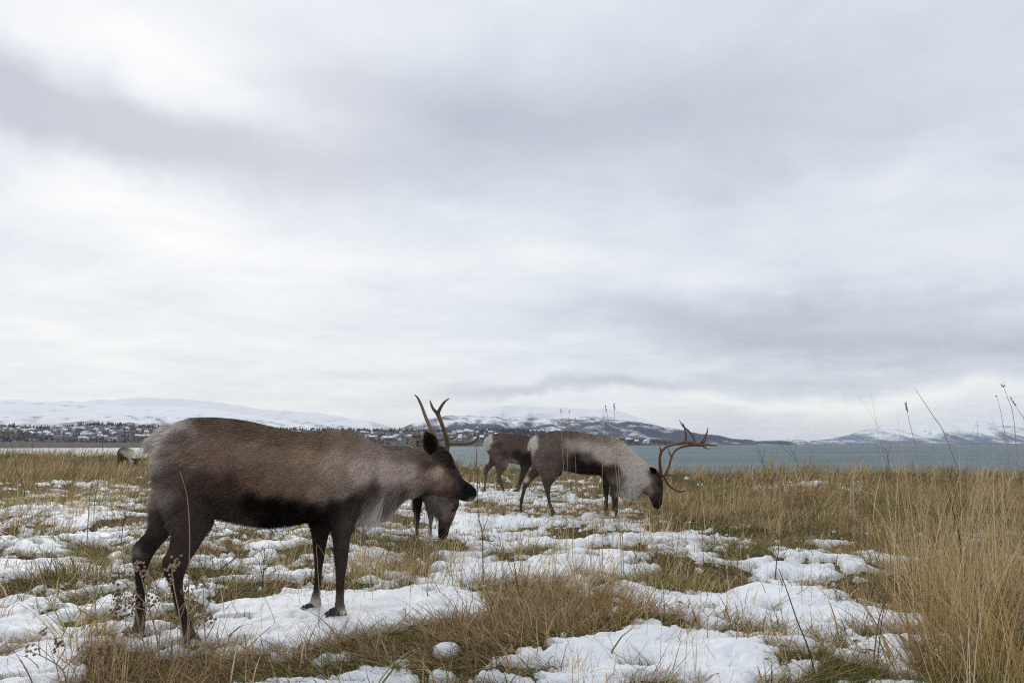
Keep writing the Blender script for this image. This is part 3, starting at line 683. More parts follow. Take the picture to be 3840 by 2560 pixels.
def build_deer(key, label, coat, nfur, voxel, eye, mane=None, rump=None, width=.0026, shrink=.010, gain=1.6):
    D = DEER[key]; zz, fr = D['z'], D['frame']
    root = empty('reindeer', (fr.P[0], fr.P[1], 0), fr.yaw); tag(root, label, 'reindeer', 'reindeer grazing on the snowy meadow')
    bag = Bag()
    def ring(t, lat, sh=shrink):
        x1, y1, x2, y2, w = t
        a, b = fr.at(*zz(x1, y1), lat), fr.at(*zz(x2, y2), lat); d = (a - b); L = np.linalg.norm(d); d /= L
        s = min(sh, L * .2)
        return a - d * s, b + d * s, max(w - s, w * .7)
    nbod = len(D['body']); body = [ring(t, 0.0, shrink if i < nbod - 8 else .002) for i, t in enumerate(D['body'])]
    bag.add(*loft(body, 24))
    legs = []
    for lat, rings, hf in D['legs']:
        rs = []
        n = len(rings)
        for i, t in enumerate(rings):
            k = max(0.0, 1 - i / 2.0)                       # upper ring sits inside the trunk
            rs.append(ring(t, lat * (1 - .5 * k), -.004 if i < 2 else .004))
        a, b = fr.at(*zz(hf[0], hf[1]), lat), fr.at(*zz(hf[2], hf[3]), lat)
        top = rs[-1]; mid = (a + b) / 2 + np.array([0, 0, .018]); hd = (top[0] - top[1]) * .5
        rs.append((mid + hd, mid - hd, .028))
        bag.add(*loft(rs, 14)); legs.append((a, b))
    me = remesh(bag, voxel, 5)
    nv = len(me.vertices); co = np.empty(nv * 3, np.float32); me.vertices.foreach_get('co', co); co = co.reshape(-1, 3).astype(float)
    tops0 = np.array([r_[0] for r_ in body]); bots0 = np.array([r_[1] for r_ in body]); ws = np.array([r_[2] for r_ in body])
    def near_side(x, y):                                  # the point of the coat that faces the camera at this pixel
        q = fr.at(*zz(x, y))
        if q[2] < bots0[3:8, 2].mean() - .04 and len(legs):
            best = min((((r_[0] + r_[2]) / 2 - x) ** 2 + ((r_[1] + r_[3]) / 2 - y) ** 2, lat) for lat, rings, hf in D['legs'] for r_ in list(rings) + [hf])
            if best[0] < 6000: return fr.at(*zz(x, y), best[1])
        for _ in range(2):
            d = (((tops0 + bots0) / 2 - q)[:, [0, 2]] ** 2).sum(1); i = d.argmin(); h = np.linalg.norm(tops0[i] - bots0[i])
            t = np.clip(2 * np.dot(q - bots0[i], tops0[i] - bots0[i]) / h ** 2 - 1, -.98, .98)
            q = fr.at(*zz(x, y), -ws[i] * math.sqrt(1 - t * t) * .9)
        return q
    hx0 = ((tops0 + bots0) / 2)[len(body) - 8]
    def is_head(q): return ((((tops0 + bots0) / 2 - q)[:, [0, 2]] ** 2).sum(1)).argmin() >= len(body) - 8
    samples = []
    for x, y, c, wt in coat:
        q = near_side(x, y); hd = is_head(q)
        samples.append((q, srgb(*c) * (1.5 if hd else 1.0), wt, .015 if hd else .033))
    colf = lambda P: sat(paint(P, samples) * gain)
    set_col(me, colf(co) * .9)
    me.materials.clear(); me.materials.append(M['coat'])
    ob = bpy.data.objects.new('body', me); col.objects.link(ob); ob.parent = root
    # hair: direction, length
    tops = np.array([r_[0] for r_ in body]); bots = np.array([r_[1] for r_ in body]); ctr = (tops + bots) / 2
    nb = len(body); hx = ctr[-7][0]                              # behind the cheeks
    axis = np.gradient(ctr, axis=0); axis /= np.linalg.norm(axis, axis=1)[:, None]
    headi = nb - 7
    def near(P):
        d = ((P[:, None, [0, 2]] - ctr[None][:, :, [0, 2]]) ** 2).sum(2); i = d.argmin(1)
        h = np.linalg.norm(tops[i] - bots[i], axis=1)
        t = ((P - bots[i]) * ((tops[i] - bots[i]) / h[:, None])).sum(1) / h     # 0 under, 1 over
        return i, t
    belly_z = np.median(bots[3:8, 2])
    def leg(P): return np.clip((belly_z + .02 - P[:, 2]) / .10, 0, 1) * (near(P)[0] < headi - 3)
    def dirf(P):
        i, t = near(P)
        d = -axis[i] + np.array([0, 0, -1.0]) * np.where(i < headi, .55, .15)[:, None] * np.clip(1.3 - t, .25, 1.2)[:, None]
        lg = leg(P)[:, None]
        d = d * (1 - lg) + np.array([-.25, 0, -1.0]) * lg
        if mane is not None:
            m_ = mane(P, i, t)[:, None]; d = d * (1 - m_) + np.array([-.25, 0, -1.0]) * m_
        return d / (np.linalg.norm(d, axis=1)[:, None] + 1e-9)
    def lenf(P):
        i, t = near(P)
        L = np.where(i < headi - 4, .028, np.where(i < headi, .024, .010))
        L = np.where(i >= nb - 4, .007, L)
        lg = leg(P); L = L * (1 - lg) + .011 * lg
        if eye:
            q = near_side(*eye); L = L * (1 - .8 * np.exp(-((P[:, 0] - q[0]) ** 2 + (P[:, 2] - q[2]) ** 2) / (2 * .016 ** 2)))
        if mane is not None:
            m_ = mane(P, i, t); L = L * (1 - m_) + .13 * m_
        if rump is not None:
            q = fr.at(*zz(rump[0], rump[1])); rr_ = np.exp(-((P[:, 0] - q[0]) ** 2 + (P[:, 2] - q[2]) ** 2) / (2 * rump[2] ** 2)) ; L = L * (1 + rump[3] * rr_)
        return L
    def liftf(P):
        i, t = near(P)
        l = np.where(i >= headi, .10, .17)
        if mane is not None: l = l * (1 - .5 * mane(P, i, t))
        return l
    fur_mesh('fur', me, root, nfur, colf, lenf, dirf, width, .3, hash(key) % 1000 if False else 100 + ord(key), liftf)
    for a, b in legs: hoof_mesh(a, b, .024, root)
    # eyes on the skull's side
    if eye:
        e = near_side(*eye)
        for s in (-1, 1):
            b = Bag(); b.add(*ball((e[0], s * abs(e[1]) * 1.0, e[2]), .0165)); eo = b.build('eye', M['eye'], root)
    return root, fr, zz, body, legs, (ob, )

def coat_front_legs(pts, c): return [(x, y, c, 1.0) for x, y in pts]

# --- the near animal, standing, head level
BR, DK, BK = (118, 98, 82), (66, 54, 47), (26, 21, 20)
coatA = [(330, 330, (104, 86, 74), 1), (500, 250, (96, 76, 64), 1), (700, 270, (96, 78, 66), 1), (900, 310, (106, 86, 72), 1), (1100, 330, (112, 94, 80), 1), (1280, 320, (128, 108, 92), 1), (1400, 380, (146, 128, 114), 1),
         (1560, 420, (126, 108, 96), 1), (1660, 410, (110, 94, 84), 1), (400, 430, (126, 102, 84), 1), (560, 440, (124, 100, 82), 1), (720, 420, (126, 105, 89), 1), (880, 460, (126, 105, 89), 1), (1040, 470, (142, 118, 98), 1), (1200, 500, (160, 142, 126), 1),
         (1350, 520, (182, 166, 153), 1), (1500, 520, (176, 160, 147), 1), (1620, 520, (172, 156, 142), 1), (1700, 560, (140, 120, 104), 1), (840, 580, (126, 105, 89), 1), (980, 600, (126, 105, 89), 1), (1120, 620, (146, 126, 110), 1), (1240, 620, (150, 132, 118), 1), (760, 560, (118, 94, 76), 1),
         (620, 600, (76, 62, 53), 1), (450, 580, (80, 66, 58), 1), (330, 520, (92, 77, 68), 1), (250, 560, (104, 90, 82), 1), (190, 480, (158, 146, 138), .5), (200, 640, (140, 128, 121), .7), (206, 340, (245, 240, 232), 2.6), (232, 292, (240, 233, 225), 1.6), (265, 258, (215, 205, 194), .8), (290, 340, (108, 90, 78), 1.6), (270, 420, (118, 100, 88), 1.2), (180, 420, (205, 196, 188), .6), (192, 380, (232, 226, 218), .8),
         (400, 700, (66, 55, 49), 1), (520, 720, (62, 52, 46), 1), (640, 740, (70, 60, 54), 1), (700, 800, (72, 63, 58), 1), (760, 690, BK, 1.3), (860, 700, (22, 17, 16), 1.3), (960, 720, (22, 17, 16), 1.3), (1080, 730, (24, 19, 18), 1.3), (860, 790, (26, 21, 20), 1), (980, 790, (26, 22, 21), 1), (1120, 770, BK, 1),
         (560, 790, (70, 60, 54), 1), (1200, 720, (44, 37, 34), 1), (1290, 690, (56, 47, 43), 1), (1360, 670, (70, 58, 52), 1), (1420, 640, (84, 70, 62), 1), (1520, 660, (96, 82, 74), 1), (1600, 650, (80, 66, 58), 1),
         (1400, 752, (190, 180, 174), 1.6), (1480, 742, (222, 215, 208), 2.2), (1550, 712, (216, 208, 202), 2.0), (1640, 675, (165, 155, 148), 1), (1330, 760, (64, 55, 51), 1),
         (1290, 860, DK, 1), (1240, 1000, (56, 46, 41), 1), (1235, 1150, (52, 43, 39), 1), (1230, 1250, (60, 52, 48), 1), (1120, 850, (46, 38, 34), 1), (1110, 1000, (46, 38, 35), 1), (1110, 1150, (46, 38, 35), 1), (1240, 1310, (190, 182, 172), 1.2), (1240, 1345, (175, 165, 155), 1), (1095, 1270, (175, 166, 156), 1), (1100, 1310, (180, 170, 160), 1),
         (400, 860, (66, 55, 49), 1), (340, 980, (62, 53, 48), 1), (320, 1080, (50, 42, 38), 1), (330, 1200, (50, 42, 38), 1), (370, 1320, (52, 44, 40), 1), (430, 1440, (84, 76, 72), 1), (240, 820, (78, 68, 62), 1), (150, 930, (40, 33, 30), 1), (120, 955, (185, 172, 162), .06), (120, 1060, (42, 35, 32), 1), (125, 1250, (46, 38, 35), 1), (120, 1400, (84, 76, 72), 1),
         (1760, 430, (60, 49, 43), 1), (1720, 470, (64, 52, 45), .8), (1800, 420, (44, 37, 34), 1.2), (1850, 470, (28, 24, 24), 1.4), (1870, 520, (48, 40, 37), 1), (1780, 520, (158, 134, 116), 1.4), (1760, 600, (128, 106, 90), 1), (1740, 545, (150, 128, 112), 1), (1725, 430, (120, 104, 92), .8), (1830, 570, (92, 74, 62), 1), (1720, 640, (60, 48, 42), 1), (1800, 640, (66, 53, 46), 1),
         (1880, 610, (58, 46, 40), 1), (1915, 570, (30, 26, 26), 1), (1940, 610, (14, 12, 13), 1.5), (1965, 630, (12, 11, 12), 1.6), (1960, 672, (120, 114, 112), .12), (1940, 660, (18, 16, 16), 1.2), (1900, 660, (34, 28, 26), 1)]
def maneA(P, i, t):
    x0 = FA.at(*z1(1340, 760))[0]; x1 = FA.at(*z1(1660, 680))[0]
    u = (P[:, 0] - x0) / (x1 - x0)
    return np.clip(1 - ((u - .42) / .5) ** 2, 0, 1) * np.clip((.26 - t) / .14, 0, 1) * (i < 15)
FA = DEER['a']['frame']
rootA, fr, zz, bodyA, legsA, _ = build_deer('a', 'large brown reindeer with upright forked antlers standing side-on in front', coatA, 132000, .0105, (1862, 482), maneA, (225, 320, .07, .35))
A = lambda x, y, lat: fr.at(*z1(x, y), lat)
c0, c1 = (.13, .08, .045), (.27, .185, .12)
antler(rootA, [([A(1826, 398, -.055), A(1832, 350, -.07), A(1815, 290, -.10), A(1795, 235, -.12), A(1776, 188, -.13)], np.array([.019, .0165, .0135, .0135, .015]) * .86),
               ([A(1778, 195, -.13), A(1752, 165, -.135), A(1741, 140, -.13), A(1733, 118, -.12)], np.array([.013, .0095, .007, .003]) * .86),
               ([A(1776, 195, -.13), A(1793, 160, -.15), A(1815, 128, -.17), A(1841, 108, -.19)], np.array([.013, .0105, .008, .003]) * .86),
               ([A(1834, 362, -.07), A(1880, 359, -.09), A(1945, 358, -.115), A(1985, 342, -.13), A(2003, 318, -.135), A(2003, 297, -.135)], np.array([.013, .012, .0115, .0105, .008, .003]) * .86)], c0, c1)
antler(rootA, [([A(1790, 385, .055), A(1768, 340, .07), A(1738, 275, .11), A(1712, 215, .15), A(1690, 155, .17), A(1668, 108, .17), A(1649, 87, .16)], np.array([.018, .016, .0135, .012, .010, .0075, .003]) * .86),
               ([A(1775, 342, .07), A(1810, 333, .10), A(1850, 331, .13), A(1878, 322, .15), A(1893, 306, .155)], np.array([.013, .011, .0095, .008, .003]) * .86)], c0, c1)
ear_mesh(A(1752, 410, -.075), A(1712, 297, -.135), -1, .092, rootA, srgb(112, 94, 82), srgb(30, 23, 20), 5)
ear_mesh(A(1690, 400, .07), A(1655, 296, .19), 1, .085, rootA, srgb(150, 132, 118), srgb(40, 32, 28), 6)
def nose_parts(root, tipring, sc=1.0):
    a, b, w = tipring; c = a * .62 + b * .38; d = (a - b); d /= np.linalg.norm(d); fwd = np.array([d[2], 0, -d[0]])
    for s in (-1, 1):
        bg = Bag(); bg.add(*tube([c - fwd * .004 + np.array([0, s * w * .70, 0]), c - fwd * .012 + np.array([0, s * w * .88, .004]) - d * .004, c - fwd * .022 + np.array([0, s * w * .95, 0]) - d * .010], [.003, .005, .003], 7, 4)); bg.build('nostril', M['nose'], root)
nose_parts(rootA, bodyA[-2])
# the short pale tail
def tail(root, pts, rad, c, n, seed, L=.075):
    v, f = tube(pts, rad, 10, 6); bg = Bag(); bg.add(v, f, c)
    o = bg.build('tail', M['coat'], root)
    d = np.array(pts[-1]) - np.array(pts[0]); d /= np.linalg.norm(d)
    fur_mesh('tail_hair', o.data, o, n, lambda P: np.broadcast_to(np.array(c), (len(P), 3)) * (1 + .2 * fbm(P[:, 0] * 40, P[:, 2] * 40, 2, 3))[:, None], lambda P: np.full(len(P), L), lambda P: np.broadcast_to(d, (len(P), 3)).copy(), .0026, .04, seed)
    return o
tail(rootA, [A(360, 310, 0), A(290, 300, .0), A(240, 330, .01), A(205, 375, .015)], [.026, .034, .028, .010], sat(srgb(205, 195, 184)[None] * 1.3)[0], 5200, 9, .062)
# long white fringe of the buttocks continues the tail patch: part of the fur

# --- the antlered bull, grazing
coatB = [(1005, 215, (100, 85, 75), 1), (1000, 265, (110, 96, 86), 1), (985, 300, (112, 98, 88), 1), (930, 240, (226, 218, 208), 1.5), (965, 215, (224, 216, 206), 1.3), (960, 260, (205, 196, 186), 1), (1010, 180, (96, 80, 70), 1), (1100, 155, (104, 88, 76), 1), (1220, 160, (100, 86, 74), 1), (1340, 175, (116, 102, 90), 1), (1450, 190, (132, 118, 104), 1), (1540, 205, (150, 136, 120), 1),
         (1030, 240, (112, 98, 88), 1), (1120, 250, (104, 90, 80), 1), (1220, 250, (152, 138, 126), 1), (1320, 260, (168, 156, 144), 1), (1430, 300, (176, 164, 154), 1), (1500, 330, (188, 178, 168), 1), (1560, 270, (178, 164, 150), 1), (1640, 280, (196, 184, 170), 1), (1700, 340, (204, 194, 182), 1), (1760, 390, (196, 184, 172), 1),
         (1600, 400, (196, 186, 176), 1), (1680, 450, (208, 198, 188), 1), (1730, 500, (186, 174, 164), 1), (1650, 540, (204, 196, 188), 1.2), (1600, 560, (202, 194, 186), 1.2), (1560, 480, (120, 108, 98), .8), (1590, 330, (190, 178, 166), 1),
         (1050, 330, (96, 83, 75), 1), (1150, 330, (98, 85, 77), 1), (1190, 290, (110, 97, 88), .8), (1250, 340, (44, 36, 32), 1.4), (1300, 390, (40, 33, 30), 1.2), (1380, 400, (44, 36, 33), 1.2), (1240, 420, (52, 44, 40), 1), (1420, 440, (50, 42, 38), 1), (1320, 330, (96, 84, 76), .6), (1190, 400, (84, 72, 65), 1),
         (1500, 430, (74, 63, 57), 1), (1540, 430, (72, 61, 55), 1), (1520, 540, (70, 59, 53), 1), (1530, 640, (66, 56, 50), 1), (1540, 730, (66, 57, 52), 1), (1465, 560, (56, 47, 42), 1), (1470, 680, (56, 47, 42), 1),
         (1060, 430, (92, 79, 71), 1), (1060, 520, (76, 65, 59), 1), (1060, 620, (66, 56, 51), 1), (1090, 700, (66, 56, 51), 1), (960, 380, (112, 99, 90), 1), (940, 450, (90, 78, 70), 1), (898, 490, (200, 188, 176), .06), (890, 540, (72, 62, 56), 1), (865, 640, (66, 56, 51), 1),
         (1800, 430, (70, 59, 53), 1), (1835, 450, (48, 40, 37), 1.3), (1850, 520, (40, 34, 32), 1.2), (1810, 540, (70, 59, 53), 1), (1780, 560, (112, 98, 88), .8), (1830, 600, (44, 37, 34), 1), (1800, 640, (40, 34, 32), 1), (1840, 670, (18, 16, 16), 1.4), (1770, 600, (90, 78, 70), .8)]
FB = DEER['b']['frame']
def maneB(P, i, t):
    x0 = FB.at(*z3(1540, 500))[0]; x1 = FB.at(*z3(1750, 600))[0]; u = (P[:, 0] - x0) / (x1 - x0)
    return np.clip(1 - ((u - .5) / .62) ** 2, 0, 1) * np.clip((.36 - t) / .18, 0, 1) * (i < 15)
rootB, frB, _, bodyB, legsB, partsB = build_deer('b', 'grey-maned reindeer bull with large branching antlers grazing to the right', coatB, 62000, .014, (1848, 515), maneB, (950, 225, .05, .4), .0042, gain=1.5)
B = lambda x, y, lat: frB.at(*z3(x, y), lat)
d0, d1 = (.11, .062, .034), (.17, .10, .058)
antler(rootB, [([B(1862, 470, -.05), B(1852, 410, -.10), B(1848, 340, -.15), B(1862, 285, -.18), B(1905, 250, -.19), B(1970, 234, -.19), B(2040, 222, -.18), B(2110, 238, -.17), B(2180, 240, -.15), B(2262, 246, -.13)], [.024, .021, .018, .0175, .0175, .018, .023, .026, .017, .006]),
               ([B(2028, 222, -.18), B(2033, 170, -.18), B(2022, 115, -.19), B(2010, 82, -.20)], [.019, .014, .010, .003]),
               ([B(2100, 228, -.17), B(2082, 180, -.14), B(2050, 140, -.12), B(2012, 108, -.11), B(1987, 64, -.10)], [.016, .013, .0115, .0095, .003]),
               ([B(2140, 228, -.16), B(2165, 190, -.17), B(2185, 150, -.18), B(2190, 117, -.18)], [.015, .012, .009, .003]),
               ([B(2150, 238, -.16), B(2172, 205, -.14), B(2184, 178, -.13)], [.013, .010, .003]),
               ([B(2150, 245, -.16), B(2170, 262, -.18), B(2200, 272, -.19)], [.014, .009, .003]),
               ([B(1856, 295, -.17), B(1850, 268, -.19), B(1846, 242, -.20)], [.012, .008, .003])], d0, d1)
antler(rootB, [([B(1875, 470, .05), B(1895, 430, .09), B(1912, 390, .14), B(1930, 330, .19), B(1955, 285, .23), B(2000, 258, .25), B(2060, 245, .25), B(2120, 240, .24), B(2180, 236, .22)], [.023, .019, .0175, .017, .016, .016, .018, .016, .005]),
               ([B(1928, 335, .19), B(1918, 300, .21), B(1905, 266, .22)], [.012, .009, .003]),
               ([B(1880, 470, .04), B(1905, 520, .06), B(1945, 553, .07), B(1990, 574, .06), B(2038, 564, .05)], [.014, .0125, .0115, .012, .003]),
               ([B(1985, 572, .06), B(2000, 583, .05)], [.009, .003]),
               ([B(1890, 455, .06), B(1920, 455, .10), B(1945, 470, .12)], [.012, .010, .003])], d0, d1)
ear_mesh(B(1820, 440, -.075), B(1780, 405, -.19), -1, .062, rootB, srgb(52, 42, 37), srgb(20, 16, 14), 15)
ear_mesh(B(1815, 430, .075), B(1790, 410, .19), 1, .062, rootB, srgb(52, 42, 37), srgb(20, 16, 14), 16)
nose_parts(rootB, bodyB[-2])
tail(rootB, [B(975, 195, 0), B(950, 210, 0), B(932, 235, 0), B(930, 262, 0)], [.03, .035, .03, .012], srgb(226, 218, 208), 1500, 19, .05)

# --- the darker cow half hidden behind the bull
coatC = [(665, 200, (86, 71, 62), 1), (665, 250, (84, 70, 61), 1), (645, 290, (100, 86, 77), 1), (600, 230, (226, 218, 208), 1.4), (640, 205, (224, 216, 206), 1.4), (625, 260, (190, 180, 170), 1), (680, 175, (92, 76, 66), 1), (760, 170, (84, 70, 60), 1), (880, 190, (82, 68, 59), 1), (960, 210, (90, 76, 66), 1), (700, 240, (72, 60, 53), 1), (800, 240, (88, 73, 63), 1), (900, 270, (92, 77, 67), 1),
         (680, 310, (96, 83, 75), 1), (740, 310, (78, 66, 59), 1), (830, 320, (48, 40, 36), 1.2), (900, 330, (42, 35, 32), 1.2), (800, 370, (130, 118, 110), 1), (900, 385, (52, 44, 40), 1), (650, 380, (84, 72, 65), 1), (610, 440, (76, 65, 58), 1), (605, 520, (72, 62, 55), 1), (705, 430, (78, 66, 59), 1), (720, 520, (74, 63, 56), 1), (880, 430, (62, 52, 46), 1), (845, 530, (60, 51, 46), 1),
         (1030, 300, (120, 106, 96), 1), (1110, 380, (60, 50, 45), 1), (1135, 450, (24, 20, 20), 1)]
rootC, frC, _, bodyC, legsC, partsC = build_deer('c', 'dark brown reindeer with white rump half hidden behind the antlered bull', coatC, 30000, .016, (1128, 400), None, (620, 220, .05, .4), .0058, gain=1.6)
Cc = lambda x, y, lat: frC.at(*z3(x, y), lat)
tail(rootC, [Cc(655, 185, 0), Cc(625, 200, 0), Cc(606, 225, 0), Cc(602, 250, 0)], [.03, .038, .03, .012], srgb(226, 218, 208), 900, 29, .05)
ear_mesh(Cc(1112, 300, -.07), Cc(1080, 280, -.17), -1, .06, rootC, srgb(80, 67, 58), srgb(30, 24, 22), 25)
ear_mesh(Cc(1112, 300, .07), Cc(1085, 275, .17), 1, .06, rootC, srgb(80, 67, 58), srgb(30, 24, 22), 26)
nose_parts(rootC, bodyC[-2])

# --- the one feeding behind the near animal's head
coatD = [(1320, 1700, (200, 190, 180), 1), (1400, 1690, (104, 86, 74), 1), (1500, 1690, (110, 92, 80), 1), (1450, 1760, (110, 92, 80), 1), (1560, 1760, (130, 114, 102), 1), (1450, 1830, (50, 42, 38), 1), (1600, 1800, (140, 124, 112), 1), (1560, 1850, (66, 56, 50), 1),
         (1568, 1900, (46, 38, 35), 1), (1565, 1980, (60, 52, 50), 1), (1565, 2025, (120, 115, 114), 1), (1612, 1900, (72, 64, 62), 1), (1614, 1960, (84, 76, 74), 1), (1614, 2030, (150, 146, 146), 1), (1650, 1860, (105, 96, 91), 1.2), (1648, 1915, (105, 96, 91), 1.0), (1700, 1868, (60, 50, 45), 1.2), (1692, 1945, (70, 58, 52), 1), (1670, 1940, (104, 92, 85), 1), (1640, 1900, (100, 92, 88), 1), (1680, 1945, (80, 67, 60), 1),
         (1690, 1900, (92, 78, 70), 1.2), (1712, 1900, (40, 34, 32), 1.3), (1700, 1930, (96, 82, 73), .8), (1655, 1965, (60, 52, 48), 1), (1680, 1970, (52, 43, 39), 1), (1660, 2000, (16, 14, 14), 1.4), (1672, 2015, (14, 12, 12), 1.4), (1360, 1900, (66, 56, 50), 1), (1360, 1980, (90, 82, 78), 1)]
FD = DEER['d']['frame']
def maneD(P, i, t):
    x0 = FD.at(1610, 1890)[0]; x1 = FD.at(1665, 1950)[0]; u = (P[:, 0] - x0) / (x1 - x0)
    return .6 * np.clip(1 - ((u - .5) / .6) ** 2, 0, 1) * np.clip((.35 - t) / .2, 0, 1) * (i < 12)
rootD, frD, _, bodyD, legsD, partsD = build_deer('d', 'antlerless reindeer feeding behind the nearest one, only its legs and lowered head showing', coatD, 26000, .015, (1700, 1912), maneD, None, .0038, gain=1.2)
tail(rootD, [frD.at(1315, 1685), frD.at(1298, 1692), frD.at(1288, 1708), frD.at(1286, 1725)], [.03, .036, .03, .012], srgb(214, 206, 196), 600, 39, .05)
ear_mesh(frD.at(1708, 1835, -.075), frD.at(1690, 1815, -.18), -1, .06, rootD, srgb(84, 72, 64), srgb(30, 25, 22), 35)
ear_mesh(frD.at(1708, 1835, .075), frD.at(1690, 1812, .18), 1, .06, rootD, srgb(84, 72, 64), srgb(30, 25, 22), 36)
nose_parts(rootD, bodyD[-2])

# --- a far one at the left, in the long grass: same breed and pose as the bull
def copy_tree(o, parent=None):
    c = o.copy(); col.objects.link(c); c.parent = parent
    for ch in list(o.children):
        if ch.name.split('.')[0] == 'antler': continue
        copy_tree(ch, c)
    return c
rootE = copy_tree(rootB)
dx, dy, _ = ray(478, 1663)
rootE.location = (dx / dy * 35.5, 35.5, float(ground_z(np.array([dx / dy * 35.5]), np.array([35.5]))[0]) + .0); rootE.rotation_euler = (0, 0, R(-40))
rootE['label'] = 'distant pale reindeer in long grass beyond the near one\'s tail'
# ---------------------------------------------------------------- grass (nobody could count it)
STRAW = np.array([(.63, .485, .28), (.56, .41, .22), (.50, .35, .18), (.66, .54, .36), (.43, .295, .155)])
BROWN = np.array([(.27, .175, .09), (.20, .125, .065), (.33, .21, .11), (.23, .13, .07)])
GREEN = np.array([(.15, .18, .045), (.11, .155, .035), (.20, .205, .06), (.09, .125, .04)])

def pick(pal, n, r): return pal[r.integers(0, len(pal), n)] * r.uniform(.75, 1.25, n)[:, None]

def blades(root, L, az, lean, bend, width, C, segs=3, r=None):
    """curved tapering ribbons; lean = start angle off upright, bend = further angle gained to the tip"""
    n = len(root); r = r or np.random.default_rng(1)
    P = [root]; ddir = np.column_stack([np.sin(az), np.cos(az), np.zeros(n)])
    tw = az + np.pi / 2 + r.normal(0, .6, n); S = np.column_stack([np.sin(tw), np.cos(tw), np.zeros(n)])
    for i in range(segs):
        th = lean + bend * ((i + .5) / segs) ** 1.3
        P.append(P[-1] + (L / segs)[:, None] * (ddir * np.sin(th)[:, None] + np.array([0, 0, 1.]) * np.cos(th)[:, None]))
    V = []
    for i in range(segs):
        w = (width * (1 - .75 * (i / segs) ** 1.5) * .5)[:, None]
        V += [P[i] - S * w, P[i] + S * w]
    V.append(P[segs]); m = 2 * segs + 1
    V = np.stack(V, 1).reshape(-1, 3); b = np.arange(n) * m
    Q = [np.stack([b + 2 * i, b + 2 * i + 1, b + 2 * i + 3, b + 2 * i + 2], -1) for i in range(segs - 1)]
    T = np.stack([b + 2 * segs - 2, b + 2 * segs - 1, b + 2 * segs], -1)
    return V, [np.vstack(Q), T] if Q else [T], np.repeat(C, m, 0)

def on_ground(x, y): return np.column_stack([x, y, ground_z(x, y) - .01])

def wedge(n, y0, y1, r, half=.78):
    y = np.sqrt(r.uniform(y0 ** 2, y1 ** 2, n)); return r.uniform(-half, half, n) * (y + .6), y

def shore_ok(x, y): return y < shore(x) + 1.0

def tallness(x, y):
    """0 short grazed turf .. 1 rank uncut grass"""
    px, py = project(x, y, 0.0); px /= 1.6327; py /= 1.6327
    t = .25 + .45 * fbm(x * .35, y * .35, 3, 91)
    t = t + .9 * np.exp(-(((px - 2300) / 260) ** 2 + ((py - 1400) / 260) ** 2)) + .15 * np.exp(-(((px - 1900) / 420) ** 2 + ((py - 1130) / 75) ** 2))
    t = t + .35 * np.exp(-(((px - 120) / 220) ** 2 + ((py - 1090) / 50) ** 2)) + .35 * np.exp(-(((px - 1240) / 140) ** 2 + ((py - 1420) / 70) ** 2)) + .3 * np.exp(-(((px - 980) / 90) ** 2 + ((py - 1300) / 50) ** 2))
    return np.clip(t + .22 * np.clip((y - 14) / 8, 0, 1), 0, 1.3)

